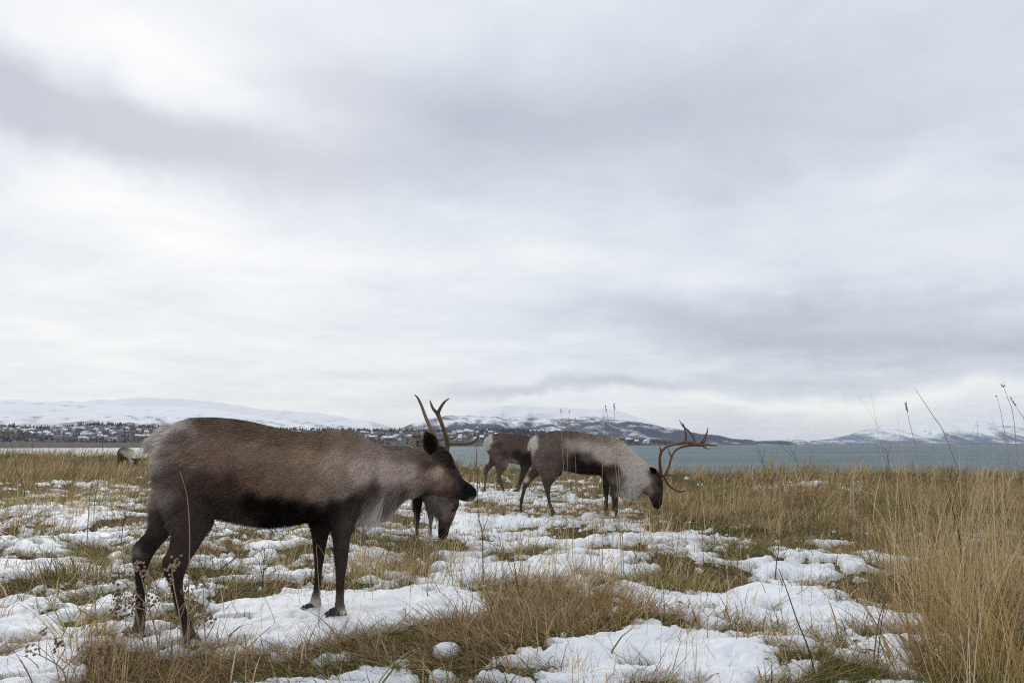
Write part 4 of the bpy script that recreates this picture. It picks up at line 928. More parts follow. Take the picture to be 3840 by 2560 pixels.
def build_grass():
    r = np.random.default_rng(77)
    bag = Bag()
    # matted turf
    for y0, y1, n, wmin in [(1.5, 4.2, 88000, .0033), (4.2, 8, 82000, .0047), (8, 16, 72000, .0088), (16, 50, 54000, .019)]:
        x, y = wedge(n, y0, y1, r); s = snow_s(x, y)
        keep = ((s < .07) | (r.random(n) < .09 * np.exp(-np.maximum(s, 0) * 1.5))) & shore_ok(x, y); x, y = x[keep], y[keep]; n = len(x)
        cl = fbm(x * 1.3, y * 1.3, 3, 101); g = r.random(n) < np.clip(.28 + .75 * cl, .05, .8)
        C = np.where(g[:, None], pick(GREEN, n, r), np.where((r.random(n) < .38)[:, None], pick(BROWN, n, r), pick(STRAW, n, r) * .95))
        mat = r.random(n) < np.where(g, .45, .80)                  # flattened by frost and snow
        L = np.where(mat, r.uniform(.07, .22, n), r.uniform(.04, .11, n)) * (1 + .3 * cl)
        az = 2 * math.pi * (vnoise(x * 1.3, y * 1.3, 111) * 1.4) + r.normal(0, 1.0, n)
        rt = on_ground(x, y); rt[:, 2] += np.where(mat, r.uniform(0, .05, n), 0)
        V, F, CC = blades(rt, L, az, np.where(mat, r.normal(1.30, .22, n), r.uniform(.1, .9, n)), np.where(mat, r.normal(.1, .35, n), r.uniform(.2, 1.0, n)), wmin * r.uniform(.6, 1.4, n), C, 2, r)
        bag.add(V, F, CC)
    tag(bag.build('turf_grass', M['blade']), 'matted green and brown turf between the snow patches', 'grass', kind='stuff')
    # straw tufts
    bag = Bag()
    for y0, y1, nc, per, wmin in [(1.6, 4.5, 170, 36, .0034), (4.5, 9, 480, 34, .0046), (9, 18, 1300, 28, .0085), (18, 50, 3600, 20, .018)]:
        cx, cy_ = wedge(nc, y0, y1, r); s = snow_s(cx, cy_); ta = tallness(cx, cy_)
        keep = ((s < .12) | (r.random(nc) < .30)) & (r.random(nc) < .25 + .8 * ta) & shore_ok(cx, cy_); cx, cy_, ta = cx[keep], cy_[keep], ta[keep]
        if y1 > 20: ta = np.clip(ta, .3, 1)
        k = len(cx); i = np.repeat(np.arange(k), per); n = len(i)
        sp = .045 + .05 * r.random(k)
        x = cx[i] + r.normal(0, 1, n) * sp[i] * (1 + .02 * cy_[i]); y = cy_[i] + r.normal(0, 1, n) * sp[i]
        az = np.arctan2(x - cx[i], y - cy_[i]) + r.normal(0, .5, n); waz = r.uniform(-.6, 1.6, k)[i]
        az = np.where(r.random(n) < .45, waz, az)
        L = (.10 + .38 * ta[i] ** 1.3) * r.uniform(.5, 1.2, n) * r.uniform(.8, 1.2, k)[i]
        hue = r.random(k)[i]
        C = np.where((hue < .66)[:, None], pick(STRAW, n, r), np.where((hue < .90)[:, None], pick(BROWN, n, r) * 1.25, pick(GREEN, n, r)))
        C = np.where((r.random(n) < .15)[:, None], pick(BROWN, n, r), C)
        V, F, CC = blades(on_ground(x, y), L, az, np.abs(r.normal(.45, .40, n)), r.uniform(.1, 1.6, n), wmin * r.uniform(.5, 1.3, n), C, 3, r)
        bag.add(V, F, CC)
    tag(bag.build('straw_grass', M['blade']), 'tufts of dead straw-coloured meadow grass', 'grass', kind='stuff')
    # rank tall grass along the right and by the water
    bag = Bag()
    def stand(px0, px1, y0, y1, n, h0, h1, w, lean, segs=4, pal=STRAW, dens=None):
        y = np.sqrt(r.uniform(y0 ** 2, y1 ** 2, n)); u = (r.uniform(px0, px1, n) - 1920) / FPX; x = u * y
        keep = shore_ok(x, y) & (fbm(x * 1.1, y * 1.1, 3, 131) > -.15 if dens is None else fbm(x * .8, y * .8, 3, 141) > dens); x, y = x[keep], y[keep]; n = len(x)
        L = r.uniform(h0, h1, n) * (1 + .6 * fbm(x * .8, y * .8, 3, 151))
        az = r.normal(1.4, .7 if lean > .4 else 1.3, n)
        V, F, CC = blades(on_ground(x, y), L, az, np.abs(r.normal(lean, .20, n)), r.uniform(.0, .8, n), w * r.uniform(.6, 1.3, n), pick(pal, n, r) * (1 + .6 * fbm(x * .9, y * .9, 3, 171))[:, None] * np.where((fbm(x * .5, y * .5, 3, 181) > .22)[:, None], np.array((.72, .90, .62)), 1), segs, r)
        bag.add(V, F, CC)
    PALE = STRAW * 1.08
    stand(3420, 4300, 2.5, 3.6, 300, .20, .70, .0030, .25, dens=-.1, pal=PALE)
    stand(3300, 4300, 3.8, 6.0, 90, .95, 1.25, .0036, .10, dens=-1, pal=PALE, segs=6)
    stand(2600, 3400, 8, 16, 160, .5, .95, .0075, .18, dens=-1, pal=np.vstack([STRAW, BROWN]), segs=5)
    stand(3400, 4300, 3.6, 6.5, 700, .25, .95, .0034, .20, dens=-.05, pal=PALE)
    stand(3300, 4400, 6.5, 11, 950, .2, .75, .0048, .24, dens=-.05, pal=PALE)
    stand(2700, 4200, 11, 20, 1700, .10, .50, .009, .9, 3, np.vstack([STRAW, STRAW * .7, BROWN]))
    stand(2350, 4400, 16, 27, 5000, .12, .46, .016, 1.0, 3, np.vstack([STRAW * .7, BROWN, GREEN]), -.2)
    stand(-600, 1700, 30, 53, 9000, .35, .80, .022, .3, 3, np.vstack([STRAW, STRAW * .8, BROWN]), -.6)
    stand(-600, 2350, 16, 34, 7000, .15, .5, .016, .45, 3, np.vstack([STRAW, STRAW * .8, BROWN]), -.3)
    stand(-500, 500, 9, 17, 2600, .15, .45, .008, .35, 3)
    stand(2450, 3100, 7.5, 12, 2000, .10, .34, .0065, .9, 3, np.vstack([STRAW * .8, BROWN]))
    # ragged wind-blown clumps along the edge of the bank and over the rough ground
    for px0, px1, y0, y1, nc, per, h0, h1, w in [(2350, 4300, 15, 25, 120, 26, .30, .66, .015), (2450, 3600, 8, 15, 60, 26, .18, .42, .0085), (-500, 1900, 20, 48, 260, 18, .35, .75, .02), (1150, 2400, 5, 12, 60, 26, .18, .36, .0055)]:
        cy_ = np.sqrt(r.uniform(y0 ** 2, y1 ** 2, nc)); cx = (r.uniform(px0, px1, nc) - 1920) / FPX * cy_; keep = shore_ok(cx, cy_ + 1); cx, cy_ = cx[keep], cy_[keep]
        i = np.repeat(np.arange(len(cx)), per); n = len(i); sp = r.uniform(.06, .22, len(cx))
        x = cx[i] + r.normal(0, 1, n) * sp[i]; y = cy_[i] + r.normal(0, 1, n) * sp[i]
        tone = r.uniform(.55, 1.25, len(cx))[i][:, None] * np.where((r.random(len(cx)) < .3)[i][:, None], np.array((.6, .72, .5)), 1)
        V, F, CC = blades(on_ground(x, y), r.uniform(h0, h1, n) * r.uniform(.7, 1.2, len(cx))[i], r.normal(1.4, .9, n), np.abs(r.normal(.35, .3, n)), r.uniform(.1, 1.1, n), w * r.uniform(.6, 1.2, n), pick(STRAW, n, r) * tone, 4, r)
        bag.add(V, F, CC)
    # broad flat dead leaf blades, bent and broken
    n = 2600; x, y = wedge(n, 1.8, 7, r); keep = (snow_s(x, y) < .10) | (r.random(n) < .10); x, y = x[keep], y[keep]; n = len(x)
    C = np.where((r.random(n) < .2)[:, None], pick(GREEN, n, r) * 1.2, np.where((r.random(n) < .3)[:, None], pick(BROWN, n, r), pick(STRAW, n, r)))
    V, F, CC = blades(on_ground(x, y) + np.array([0, 0, .01]), r.uniform(.10, .32, n), r.uniform(0, 6.28, n), r.uniform(.2, 1.2, n), r.uniform(.4, 1.9, n), r.uniform(.005, .011, n), C, 4, r)
    bag.add(V, F, CC)
    # thin upright stalks everywhere, through the snow too
    for y0, y1, n, w in [(2.2, 6, 700, .0026), (6, 14, 2200, .0042), (14, 45, 2600, .009)]:
        x, y = wedge(n, y0, y1, r); keep = shore_ok(x, y) & ((snow_s(x, y) < .25) | (r.random(n) < .6)) & (fbm(x * .6, y * .6, 2, 161) > -.2); x, y = x[keep], y[keep]; n = len(x)
        V, F, CC = blades(on_ground(x, y), r.uniform(.18, .55, n), r.uniform(0, 6.28, n), np.abs(r.normal(.08, .14, n)), r.uniform(0, .4, n), w * r.uniform(.6, 1.2, n), np.where((r.random(n) < .3)[:, None], pick(BROWN, n, r), pick(STRAW, n, r)), 4, r)
        bag.add(V, F, CC)
    tag(bag.build('tall_dry_grass', M['blade']), 'rank standing dry grass along the water and at the right', 'grass', kind='stuff')
build_grass()
# ---------------------------------------------------------------- single plants that stand out of the grass
DARKSTEM, TANSTEM, REDSTEM = np.array((.055, .040, .032)), np.array((.40, .30, .18)), np.array((.13, .075, .05))
def stalk_frame(base):
    g = ground_pt(*base); g[2] = float(ground_z(g[0:1], g[1:2])[0]); return g
def px_at(px, py, y):                                   # the photograph's point on the upright plane at distance y
    a, b, c = ray(px, py); return np.array([a / b * y, y, CAM_H + c / b * y])

def seed_head(parent, p, d, L, rad, c, seed, kind='spike'):
    rad *= .72; c = np.array(c) * 1.3
    r = np.random.default_rng(seed); b = Bag(); d = np.array(d) / np.linalg.norm(d)
    n = 16 if kind == 'spike' else 12
    for i in range(n):
        if kind == 'spike': q = p + d * L * (i / n) + r.normal(0, rad * .35, 3); ax = d + r.normal(0, .35, 3); l = rad * 2.6
        else: q = p + r.normal(0, rad * .75, 3); ax = r.normal(0, 1, 3); l = rad * .9
        ax /= np.linalg.norm(ax)
        v, f = tube([q - ax * l * .5, q, q + ax * l * .5], [rad * .08, rad * .42, rad * .05], 5, 1)
        b.add(v, f, np.array(c) * r.uniform(.7, 1.35))
    o = b.build('seed_head', M['stem'], parent); o['kind'] = 'stuff'; return o

def weed(name, label, cat, base, path, rad, colr, heads=(), branches=(), group='single stalks standing out of the grass', leaves=(), seed=0, z_extra=0):
    """a stalk along photograph points at the distance of its root; branches: list of (points, radius, head kind or None)"""
    r = np.random.default_rng(seed + 500); g = stalk_frame(base); y0 = g[1]
    root = empty(name, g); tag(root, label, cat, group)
    def P(pt, k=0): q = px_at(pt[0], pt[1], y0 + r.normal(0, .012) * k); return q - g
    pts = [np.array([0, 0, -.02])] + [P(p, 1) for p in path]
    b = Bag(); n = len(pts)
    b.add(*tube(pts, np.linspace(rad, rad * .35, n), 6, 5), colr); b.build('stem', M['stem'], root)
    if heads:
        kind, L, hr, hc = heads; d = pts[-1] - pts[-2]
        seed_head(root, pts[-1], d, L, hr, hc, seed, kind)
    for j, (bp, br, hk) in enumerate(branches):
        q = [P(p) + np.array([0, r.normal(0, .03) * i, 0]) for i, p in enumerate(bp)]
        bb = Bag(); bb.add(*tube(q, np.linspace(br, br * .4, len(q)), 5, 4), colr); ob = bb.build('branch', M['stem'], root)
        if hk: seed_head(ob, q[-1], np.array([0, 0, 1.]), hk[1], hk[2], hk[3], seed * 31 + j, hk[0])
    for (lp, ang, L, c) in leaves:
        add_leaf(root, P(lp), ang, L, c, seed)
    return root

def add_leaf(parent, p, ang, L, c, seed, name='leaf'):
    """a small creased leaf"""
    r = np.random.default_rng(seed + int(abs(p[0]) * 1000)); t = np.linspace(0, 1, 6); w = .34 * L * np.sin(np.pi * np.clip(t * .95 + .03, 0, 1)) ** .8
    d = np.array([math.cos(ang), math.sin(ang) * .5, .25]); d /= np.linalg.norm(d); s = np.cross(d, [0, 0, 1.]); s /= np.linalg.norm(s); u = np.cross(s, d)
    ctr = p + d * (t * L)[:, None] - np.array([0, 0, 1.]) * (t ** 2 * L * .35)[:, None]
    wav = .06 * L * np.sin(t * 9 + r.random() * 6)
    V = np.concatenate([ctr - s * w[:, None] + u * (.10 * L + wav)[:, None], ctr, ctr + s * w[:, None] + u * (.10 * L - wav)[:, None]])
    i = np.arange(5); Q = np.vstack([np.stack([i, i + 1, i + 7, i + 6], -1), np.stack([i + 6, i + 7, i + 13, i + 12], -1)])
    b = Bag(); b.add(V, [Q], c); return b.build(name, M['blade'], parent)

SEEDC = (.16, .115, .075)
weed('red_stalk', 'dark reddish forked weed stalk just right of the nearest reindeer\'s muzzle', 'weed stalk', (1812, 2215), [(1811, 2100), (1808, 1994), (1794, 1930), (1790, 1790), (1786, 1690), (1785, 1640)], .0042, REDSTEM,
     branches=[([(1809, 1996), (1822, 1960), (1833, 1925)], .0025, ('spray', .02, .007, SEEDC)), ([(1810, 2020), (1850, 2040), (1872, 2042)], .002, None), ([(1800, 1960), (1780, 1935)], .0018, None)], seed=1)
L_ = [  # name, label, root pixel, path, radius, colour, head
 ('bare black stalk rising against the far town left of the pale tail', (352, 1990), [(354, 1894), (363, 1830), (383, 1690), (389, 1596)], .0042, DARKSTEM, ('spray', .02, .006, SEEDC)),
 ('thin dark stalk at far left, bent at its foot, by the green clump', (130, 1850), [(128, 1792), (131, 1757), (122, 1672), (136, 1570)], .0060, DARKSTEM, None),
 ('seed-crusted brown dock stalk at the left edge', (98, 1905), [(88, 1821), (64, 1766), (50, 1700), (38, 1650)], .0060, DARKSTEM, ('spike', .12, .012, (.09, .05, .03))),
 ('short crooked dark stalk left of the tail, leaning right', (326, 2060), [(328, 1991), (336, 1868), (346, 1815), (357, 1775)], .0040, DARKSTEM, None),
 ('pale stalk left of the bull\'s haunch with a drooping tip', (2126, 2130), [(2125, 1990), (2118, 1820), (2106, 1640), (2104, 1545)], .0028, TANSTEM, ('spike', .03, .006, SEEDC)),
 ('pale stalk crossing the bull\'s flank, second of three', (2118, 2110), [(2124, 1980), (2126, 1800), (2130, 1650), (2134, 1548)], .0026, TANSTEM, ('spike', .025, .006, SEEDC)),
 ('pale thin stalk in front of the bull\'s belly, third of three', (2146, 2150), [(2148, 2000), (2160, 1800), (2153, 1650), (2156, 1575)], .0022, TANSTEM, ('spike', .02, .005, SEEDC)),
 ('upright straight pale stalk before the bull\'s shoulder', (2258, 2180), [(2260, 2000), (2259, 1800), (2260, 1640), (2262, 1528)], .0024, TANSTEM, None),
 ('pale stalk with dark seed tip leaning over the bull\'s shoulder', (2332, 2190), [(2326, 2000), (2318, 1850), (2300, 1680), (2284, 1590), (2274, 1540)], .0028, TANSTEM, ('spike', .04, .007, (.10, .075, .05))),
 ('pale stalk with dark seed tip before the bull\'s neck', (2340, 2210), [(2334, 2000), (2326, 1850), (2312, 1680), (2306, 1590), (2304, 1537)], .0028, TANSTEM, ('spike', .045, .007, (.10, .075, .05))),
 ('tall stalk with fat grey seed spike in the right grass', (3548, 2300), [(3539, 2261), (3494, 2042), (3441, 1711), (3412, 1590), (3402, 1540)], .0030, TANSTEM, ('spike', .055, .009, (.22, .19, .15))),
 ('tallest arching dark-tipped grass stalk at the right', (3662, 2260), [(3652, 2058), (3622, 1862), (3546, 1636), (3500, 1560), (3463, 1504), (3433, 1459)], .0034, TANSTEM * .7, None),
 ('high stalk with a round grey burr near the right edge', (3834, 2260), [(3825, 1907), (3802, 1576), (3778, 1490), (3762, 1445)], .0030, TANSTEM, ('spray', .02, .012, (.20, .17, .14))),
 ('slim stalk with small burr just left of the highest one', (3802, 2200), [(3787, 1772), (3757, 1568), (3744, 1510), (3736, 1484)], .0026, TANSTEM, ('spray', .02, .007, (.20, .17, .14))),
 ('stalk strung with dark seeds leaning in at the right edge', (3890, 2250), [(3882, 1900), (3846, 1600), (3826, 1550), (3808, 1520)], .0028, TANSTEM * .6, ('spike', .07, .008, (.10, .08, .06))),
 ('dark dead stalk inside the right-hand grass stand', (3612, 2210), [(3599, 2020), (3576, 1922), (3552, 1840), (3539, 1800)], .0040, DARKSTEM, None),
 ('straight pale stalk in the middle of the right-hand grass', (3655, 2160), [(3657, 2000), (3660, 1830), (3664, 1690), (3667, 1576)], .0026, TANSTEM, None),
 ('long dark stalk slanting across the snow at lower right', (3078, 2610), [(3064, 2560), (3033, 2434), (2988, 2321), (2950, 2210), (2920, 2130)], .0040, np.array((.09, .06, .045)), None),
 ('brown upright weed stalk at lower right, left one of a pair', (3272, 2545), [(3276, 2480), (3292, 2343), (3318, 2250), (3338, 2178)], .0036, np.array((.17, .11, .07)), None),
 ('brown upright weed stalk at lower right, right one of a pair', (3290, 2530), [(3292, 2470), (3306, 2330), (3324, 2240), (3330, 2200)], .0030, np.array((.17, .11, .07)), None),
 ('pale bent stalk standing before the near reindeer\'s thigh', (704, 2530), [(705, 2300), (709, 2130), (711, 2000), (703, 1870), (686, 1800), (673, 1766)], .0032, TANSTEM * .9, None),
 ('thin pale stalk between the near reindeer\'s fore legs', (1195, 2400), [(1196, 2310), (1197, 2215), (1190, 2110), (1188, 2040), (1215, 2080)], .0028, TANSTEM * .9, None),
 ('short dark stalk on the snow left of the bull\'s forelegs', (2212, 2180), [(2211, 2160), (2214, 2100), (2220, 2046)], .0034, DARKSTEM, ('spike', .02, .006, SEEDC)),
 ('tan stalk rising alone right of the antlers', (2672, 2020), [(2674, 1960), (2672, 1850), (2670, 1760), (2668, 1700)], .0036, TANSTEM, None),
]
for i, (lab, base, path, rad, c, hd) in enumerate(L_):
    weed('dry_stalk', lab, 'dry stalk', base, path, rad, c, hd or (), seed=20 + i)

# dried umbel weeds in front of the near hind legs
UM = [((600, 2545), 'tall dried umbel weed in front of the near reindeer\'s hind leg', [(590, 2400), (560, 2280), (530, 2160), (520, 2120)], [((560, 2280), (500, 2200), (478, 2150)), ((575, 2330), (600, 2250), (612, 2190)), ((540, 2200), (560, 2150), (566, 2128)), ((565, 2290), (470, 2260), (452, 2225))]),
      ((560, 2520), 'branching dried weed low before the far hind hoof', [(545, 2440), (520, 2340), (495, 2270)], [((535, 2400), (480, 2350), (455, 2320)), ((525, 2360), (560, 2300), (580, 2260)), ((510, 2300), (475, 2250), (468, 2215)), ((520, 2330), (500, 2280), (512, 2230))]),
      ((700, 2560), 'dried umbel weed crossing the near hind cannon', [(690, 2440), (672, 2300), (650, 2190), (646, 2130)], [((680, 2360), (620, 2270), (600, 2235)), ((670, 2290), (715, 2230), (730, 2190)), ((655, 2210), (630, 2150), (634, 2110)), ((675, 2320), (700, 2260), (688, 2220))]),
      ((770, 2560), 'slim branching weed right of the near hind hoof', [(772, 2440), (766, 2330), (762, 2190)], [((770, 2400), (800, 2330), (812, 2300)), ((768, 2350), (745, 2280), (735, 2250))]),
      ((380, 2560), 'small seedy weed in the snow at lower left', [(372, 2480), (362, 2330), (352, 2200), (345, 2160)], [((365, 2380), (405, 2320), (415, 2290)), ((362, 2320), (330, 2260), (322, 2230)), ((355, 2240), (375, 2190), (380, 2170)), ((370, 2440), (440, 2400), (452, 2380))]),
      ((250, 2590), 'low spindly weed with brown pods at the bottom left', [(240, 2520), (180, 2470), (110, 2440)], [((210, 2490), (240, 2430), (250, 2400)), ((150, 2455), (140, 2410), (120, 2390)), ((235, 2510), (290, 2450), (310, 2440))]),
      ((470, 2570), 'leaning pod-bearing weed between the bottom-left snow and the hooves', [(450, 2500), (430, 2420), (420, 2380)], [((445, 2480), (410, 2440), (395, 2430)), ((440, 2450), (470, 2400), (478, 2370)), ((430, 2410), (415, 2370), (400, 2330))])]
for i, (base, lab, path, brs) in enumerate(UM):
    weed('umbel_weed', lab, 'dried weed', base, path, .0042, np.array((.36, .27, .18)), ('spray', .02, .022, (.27, .195, .13)),
         [(list(b), .0026, ('spray', .02, .018 if j % 2 else .022, (.26, .19, .125) if j % 3 else (.16, .105, .07))) for j, b in enumerate(brs)] + [([(path[0][0] + q_ * 9, base[1] - 20), (path[0][0] + q_ * 26, path[0][1] - 30), (path[0][0] + q_ * 38, path[0][1] - 110 - 18 * abs(q_))], .0022, None) for q_ in (-2.2, -1.1, .8, 1.9)], 'dried weeds in front of the nearest reindeer', seed=60 + i)
# a few more branchy dry weeds over the meadow
WD = [((3030, 1985), 'spreading dry weed bush left of the right-hand grass, fan-shaped', [(3045, 1950), (3075, 1900), (3100, 1860)], [((3040, 1960), (3060, 1880), (3070, 1850)), ((3050, 1940), (3110, 1900), (3150, 1850)), ((3060, 1920), (3130, 1880), (3180, 1840))]),
      ((2905, 2150), 'small twiggy weed at the snow edge right of centre', [(2912, 2110), (2920, 2060), (2915, 2020)], [((2914, 2100), (2935, 2070), (2945, 2050)), ((2917, 2080), (2900, 2050), (2895, 2030))]),
      ((3010, 1760), 'thin dark shrublet against the sea right of the antlers', [(2990, 1740), (2965, 1690), (2955, 1640)], [((2985, 1725), (2940, 1680), (2920, 1650)), ((2975, 1705), (2985, 1670), (2990, 1640))]),
      ((2875, 1790), 'dark bare twig clump against the sea, nearest to the antlers', [(2865, 1750), (2850, 1700), (2838, 1670)], [((2862, 1740), (2842, 1710), (2835, 1690)), ((2858, 1725), (2868, 1690), (2872, 1670))]),
      ((3345, 1760), 'dark bare bush against the sea left of the tall stalks', [(3330, 1720), (3312, 1680), (3300, 1660)], [((3335, 1730), (3300, 1700), (3285, 1680)), ((3328, 1715), (3335, 1680), (3338, 1660)), ((3320, 1700), (3290, 1670), (3270, 1660))]),
      ((980, 2250), 'reddish twiggy weed under the near reindeer\'s belly', [(985, 2180), (990, 2120), (992, 2060)], [((986, 2170), (960, 2120), (940, 2090)), ((988, 2140), (1020, 2090), (1035, 2070)), ((990, 2110), (970, 2070), (965, 2050))]),
      ((455, 2030), 'reddish dock weed left of the far hind hock', [(460, 1980), (470, 1930), (480, 1880)], [((462, 1970), (440, 1920), (435, 1890)), ((466, 1950), (500, 1910), (510, 1880))]),
      ((1960, 2330), 'dark branching weed in the tussock at front centre', [(1950, 2250), (1935, 2160), (1925, 2090)], [((1948, 2240), (1975, 2170), (1985, 2130)), ((1940, 2190), (1915, 2130), (1905, 2100))])]
for i, (base, lab, path, brs) in enumerate(WD):
    weed('twiggy_weed', lab, 'dry weed', base, path, .0034 + .00025 * stalk_frame(base)[1], np.array((.12, .085, .06)), ('spray', .02, .008, (.18, .13, .09)),
         [(list(b), .0019 + .00015 * stalk_frame(base)[1], ('spray', .02, .008, (.18, .13, .09))) for b in brs], 'dry branching weeds on the meadow', seed=90 + i)

# tussocks that read as single plants
def tussock(label, base, n, h, spread, lean, pal, seed, waz=None, w=.004):
    r = np.random.default_rng(seed); g = stalk_frame(base); root = empty('grass_tussock', g); tag(root, label, 'tussock', 'big tussocks of dry grass')
    for part, k, pp, hh in (('blades', n, pal, 1.0), ('leaf_base', n // 3, np.vstack([GREEN * 1.1, STRAW * .8]), .55)):
        x, y = r.normal(0, spread, k), r.normal(0, spread, k)
        az = np.arctan2(x, y) + r.normal(0, .5, k)
        if waz is not None: az = np.where(r.random(k) < .5, waz + r.normal(0, .35, k), az)
        rt = np.column_stack([x, y, ground_z(x + g[0], y + g[1]) - g[2] - .02])
        V, F, C = blades(rt, h * hh * r.uniform(.45, 1.15, k), az, np.abs(r.normal(lean, .2, k)), r.uniform(.2, 1.6, k), w * r.uniform(.6, 1.5, k), pick(pp, k, r), 5, r)
        b = Bag(); b.add(V, F, C); o = b.build(part, M['blade'], root); o['kind'] = 'stuff'
ORANGE = np.array([(.44, .28, .11), (.40, .27, .13), (.34, .20, .09), (.46, .35, .18)])
for a in [('huge arching orange-brown tussock filling the lower right corner', (3760, 2560), 260, .56, .19, .34, ORANGE, 1, -.9, .0075),
          ('tall straw tussock behind the corner one', (3640, 2330), 170, .66, .15, .18, STRAW, 2, None, .0045),
          ('upright pale tussock at the left side of the right-hand stand', (3450, 2180), 150, .72, .13, .14, STRAW, 3, None, .004),
          ('lodged brown tussock at the front centre, beside the snow', (2020, 2400), 300, .34, .18, .55, np.vstack([BROWN * 1.3, STRAW * .8]), 4, -1.0, .0042),
          ('straw tussock at front centre, the one behind the lodged tussock', (2180, 2260), 300, .34, .14, .35, STRAW, 5, 1.2, .0042),
          ('green-footed tussock right of centre, between two snow patches', (2530, 2210), 260, .26, .12, .3, np.vstack([GREEN * 1.2, STRAW]), 6, 1.0, .0045),
          ('bushy straw tussock behind the near reindeer\'s fore legs', (1440, 2170), 240, .36, .2, .4, STRAW * .9, 7, -.6, .0045),
          ('straw tussock beside the bull\'s lowered muzzle', (2640, 1960), 220, .34, .14, .35, STRAW * .9, 8, .8, .006),
          ('dark grassy clump left of the far hind hock', (280, 2170), 330, .30, .15, .3, np.vstack([STRAW * .9, GREEN]), 9, -1.2, .0045),
          ('long green-yellow grass fan on the snow before the far hind hoof', (300, 2400), 120, .36, .06, .75, np.vstack([GREEN * 1.4, STRAW]), 10, 1.2, .0055),
          ('fox-brown tussock at the snow edge in the right-hand foreground', (2300, 2330), 220, .30, .12, .4, np.vstack([ORANGE, BROWN * 1.3]), 11, 1.4, .0042)]:
    tussock(*a)

# sticks, fallen leaves, green herbs, snow lumps
def stick(label, pts, rad, z0=.03):
    q = []
    for i, p in enumerate(pts):
        g = ground_pt(*p[:2]); z = float(ground_z(g[0:1], g[1:2])[0]); s = float(snow_t(g[0:1], g[1:2])[1][0]); q.append(np.array([g[0], g[1], z + max(s, 0) + z0 + p[2]]))
    root = empty('stick', q[0]); tag(root, label, 'stick', 'sticks lying on the snow')
    b = Bag(); b.add(*tube([v - q[0] for v in q], np.linspace(rad, rad * .5, len(q)), 6, 4), DARKSTEM * 1.2); b.build('twig', M['stem'], root)
    m = q[len(q) // 2] - q[0]; b = Bag(); b.add(*tube([m, m + np.array([.03, .02, .03]), m + np.array([.05, .05, .05])], [rad * .5, rad * .4, rad * .2], 5, 3), DARKSTEM); b.build('side_twig', M['stem'], root)
stick('short dark stick propped on the snow under the near reindeer\'s belly', [(820, 2150, 0), (860, 2135, .03), (905, 2118, .07)], .0065)
stick('long thin stick lying on the snow at the left', [(80, 1972, 0), (140, 1948, .03), (215, 1925, .05)], .007)
stick('slanting dark twig left of the white tail fringe', [(385, 1915, 0), (440, 1880, .10), (515, 1840, .28)], .007)
def lone_leaf(label, px, py, L, c, ang, seed):
    g = ground_pt(px, py); z = float(ground_z(g[0:1], g[1:2])[0]); s = float(snow_t(g[0:1], g[1:2])[1][0])
    root = empty('fallen_leaf', (g[0], g[1], z + max(s, 0) + .01)); tag(root, label, 'leaf', 'fallen leaves')
    o = add_leaf(root, np.zeros(3), ang, L, c, seed, 'leaf_blade')
    b = Bag(); b.add(*tube([np.zeros(3), np.array([-math.cos(ang), -math.sin(ang) * .5, .1]) * L * .5], [.0016, .001], 5, 1), np.array(c) * .7); b.build('leaf_stalk', M['stem'], root)
lone_leaf('large curled red-brown leaf at the snow edge, front centre', 1735, 2225, .10, (.17, .075, .045), .4, 1)
lone_leaf('pale yellowish fallen leaf on the turf at the bottom', 1590, 2425, .075, (.42, .36, .16), .2, 2)
lone_leaf('dark curled dead leaf on the snow at the left', 70, 2105, .13, (.055, .045, .038), -.1, 3)
lone_leaf('rusty leaf among the stubble under the belly', 1120, 2130, .05, (.25, .07, .03), 1.0, 4)
lone_leaf('brown leaf half sunk in snow at right of centre', 2560, 2300, .05, (.24, .13, .06), 2.0, 5)
def herb(label, px, py, n, L, seed):
    r = np.random.default_rng(seed); g = stalk_frame((px, py)); root = empty('green_herb', g); tag(root, label, 'herb', 'green leafy herbs')
    for i in range(n):
        a = r.uniform(0, 6.28); d = np.array([r.normal(0, .035), r.normal(0, .03), r.uniform(.03, .10)])
        b = Bag(); b.add(*tube([np.array([0, 0, -.02]), d * .5 + np.array([0, 0, .01]), d], [.0018, .0015, .001], 5, 2), (.10, .12, .04)); b.build('stem', M['stem'], root)
        add_leaf(root, d, a, L * r.uniform(.7, 1.3), np.array((.09, .15, .04)) * r.uniform(.7, 1.4), seed + i)
herb('small green leafy herb in the snow at the bottom right', 2930, 2550, 7, .035, 1)
herb('bright green herb leaves at the bottom by the snow lump', 1524, 2470, 7, .05, 2)
herb('green herb leaves beneath the near reindeer\'s belly', 1040, 2180, 8, .05, 3)
herb('green herbs in the turf hollow at lower right', 3230, 2500, 6, .032, 4)
def lump(label, px, py, rx, rz, seed):
    g = ground_pt(px, py); z = float(ground_z(g[0:1], g[1:2])[0]); t = np.linspace(-1, 1, 15); a = np.linspace(0, 2 * math.pi, 26, endpoint=False); V = []
    for k in t:
        c = math.sqrt(max(1 - k * k, 1e-6)) ** .8; rad = rx * c * (1 + .34 * fbm(np.cos(a) * 1.6 + seed * 9, np.sin(a) * 1.6 + k * 1.3, 3, seed))
        V.append(np.column_stack([np.cos(a) * rad, np.sin(a) * rad * .85, np.full(26, rz * k * .9)]))
    V = np.vstack(V); i, j = np.meshgrid(np.arange(14), np.arange(26), indexing='ij'); j2 = (j + 1) % 26
    Q = np.stack([i * 26 + j, i * 26 + j2, (i + 1) * 26 + j2, (i + 1) * 26 + j], -1).reshape(-1, 4)
    b = Bag(); b.add(V, [Q], (.85, .87, .9)); o = b.build('snow_lump', bpy.data.materials['wet_snow']); o.location = (g[0], g[1], z + rz * .6)
    tag(o, label, 'snow lump', 'loose lumps of snow')
lump('round snow lump lying alone on the turf at the bottom', 1675, 2510, .058, .042, 1)
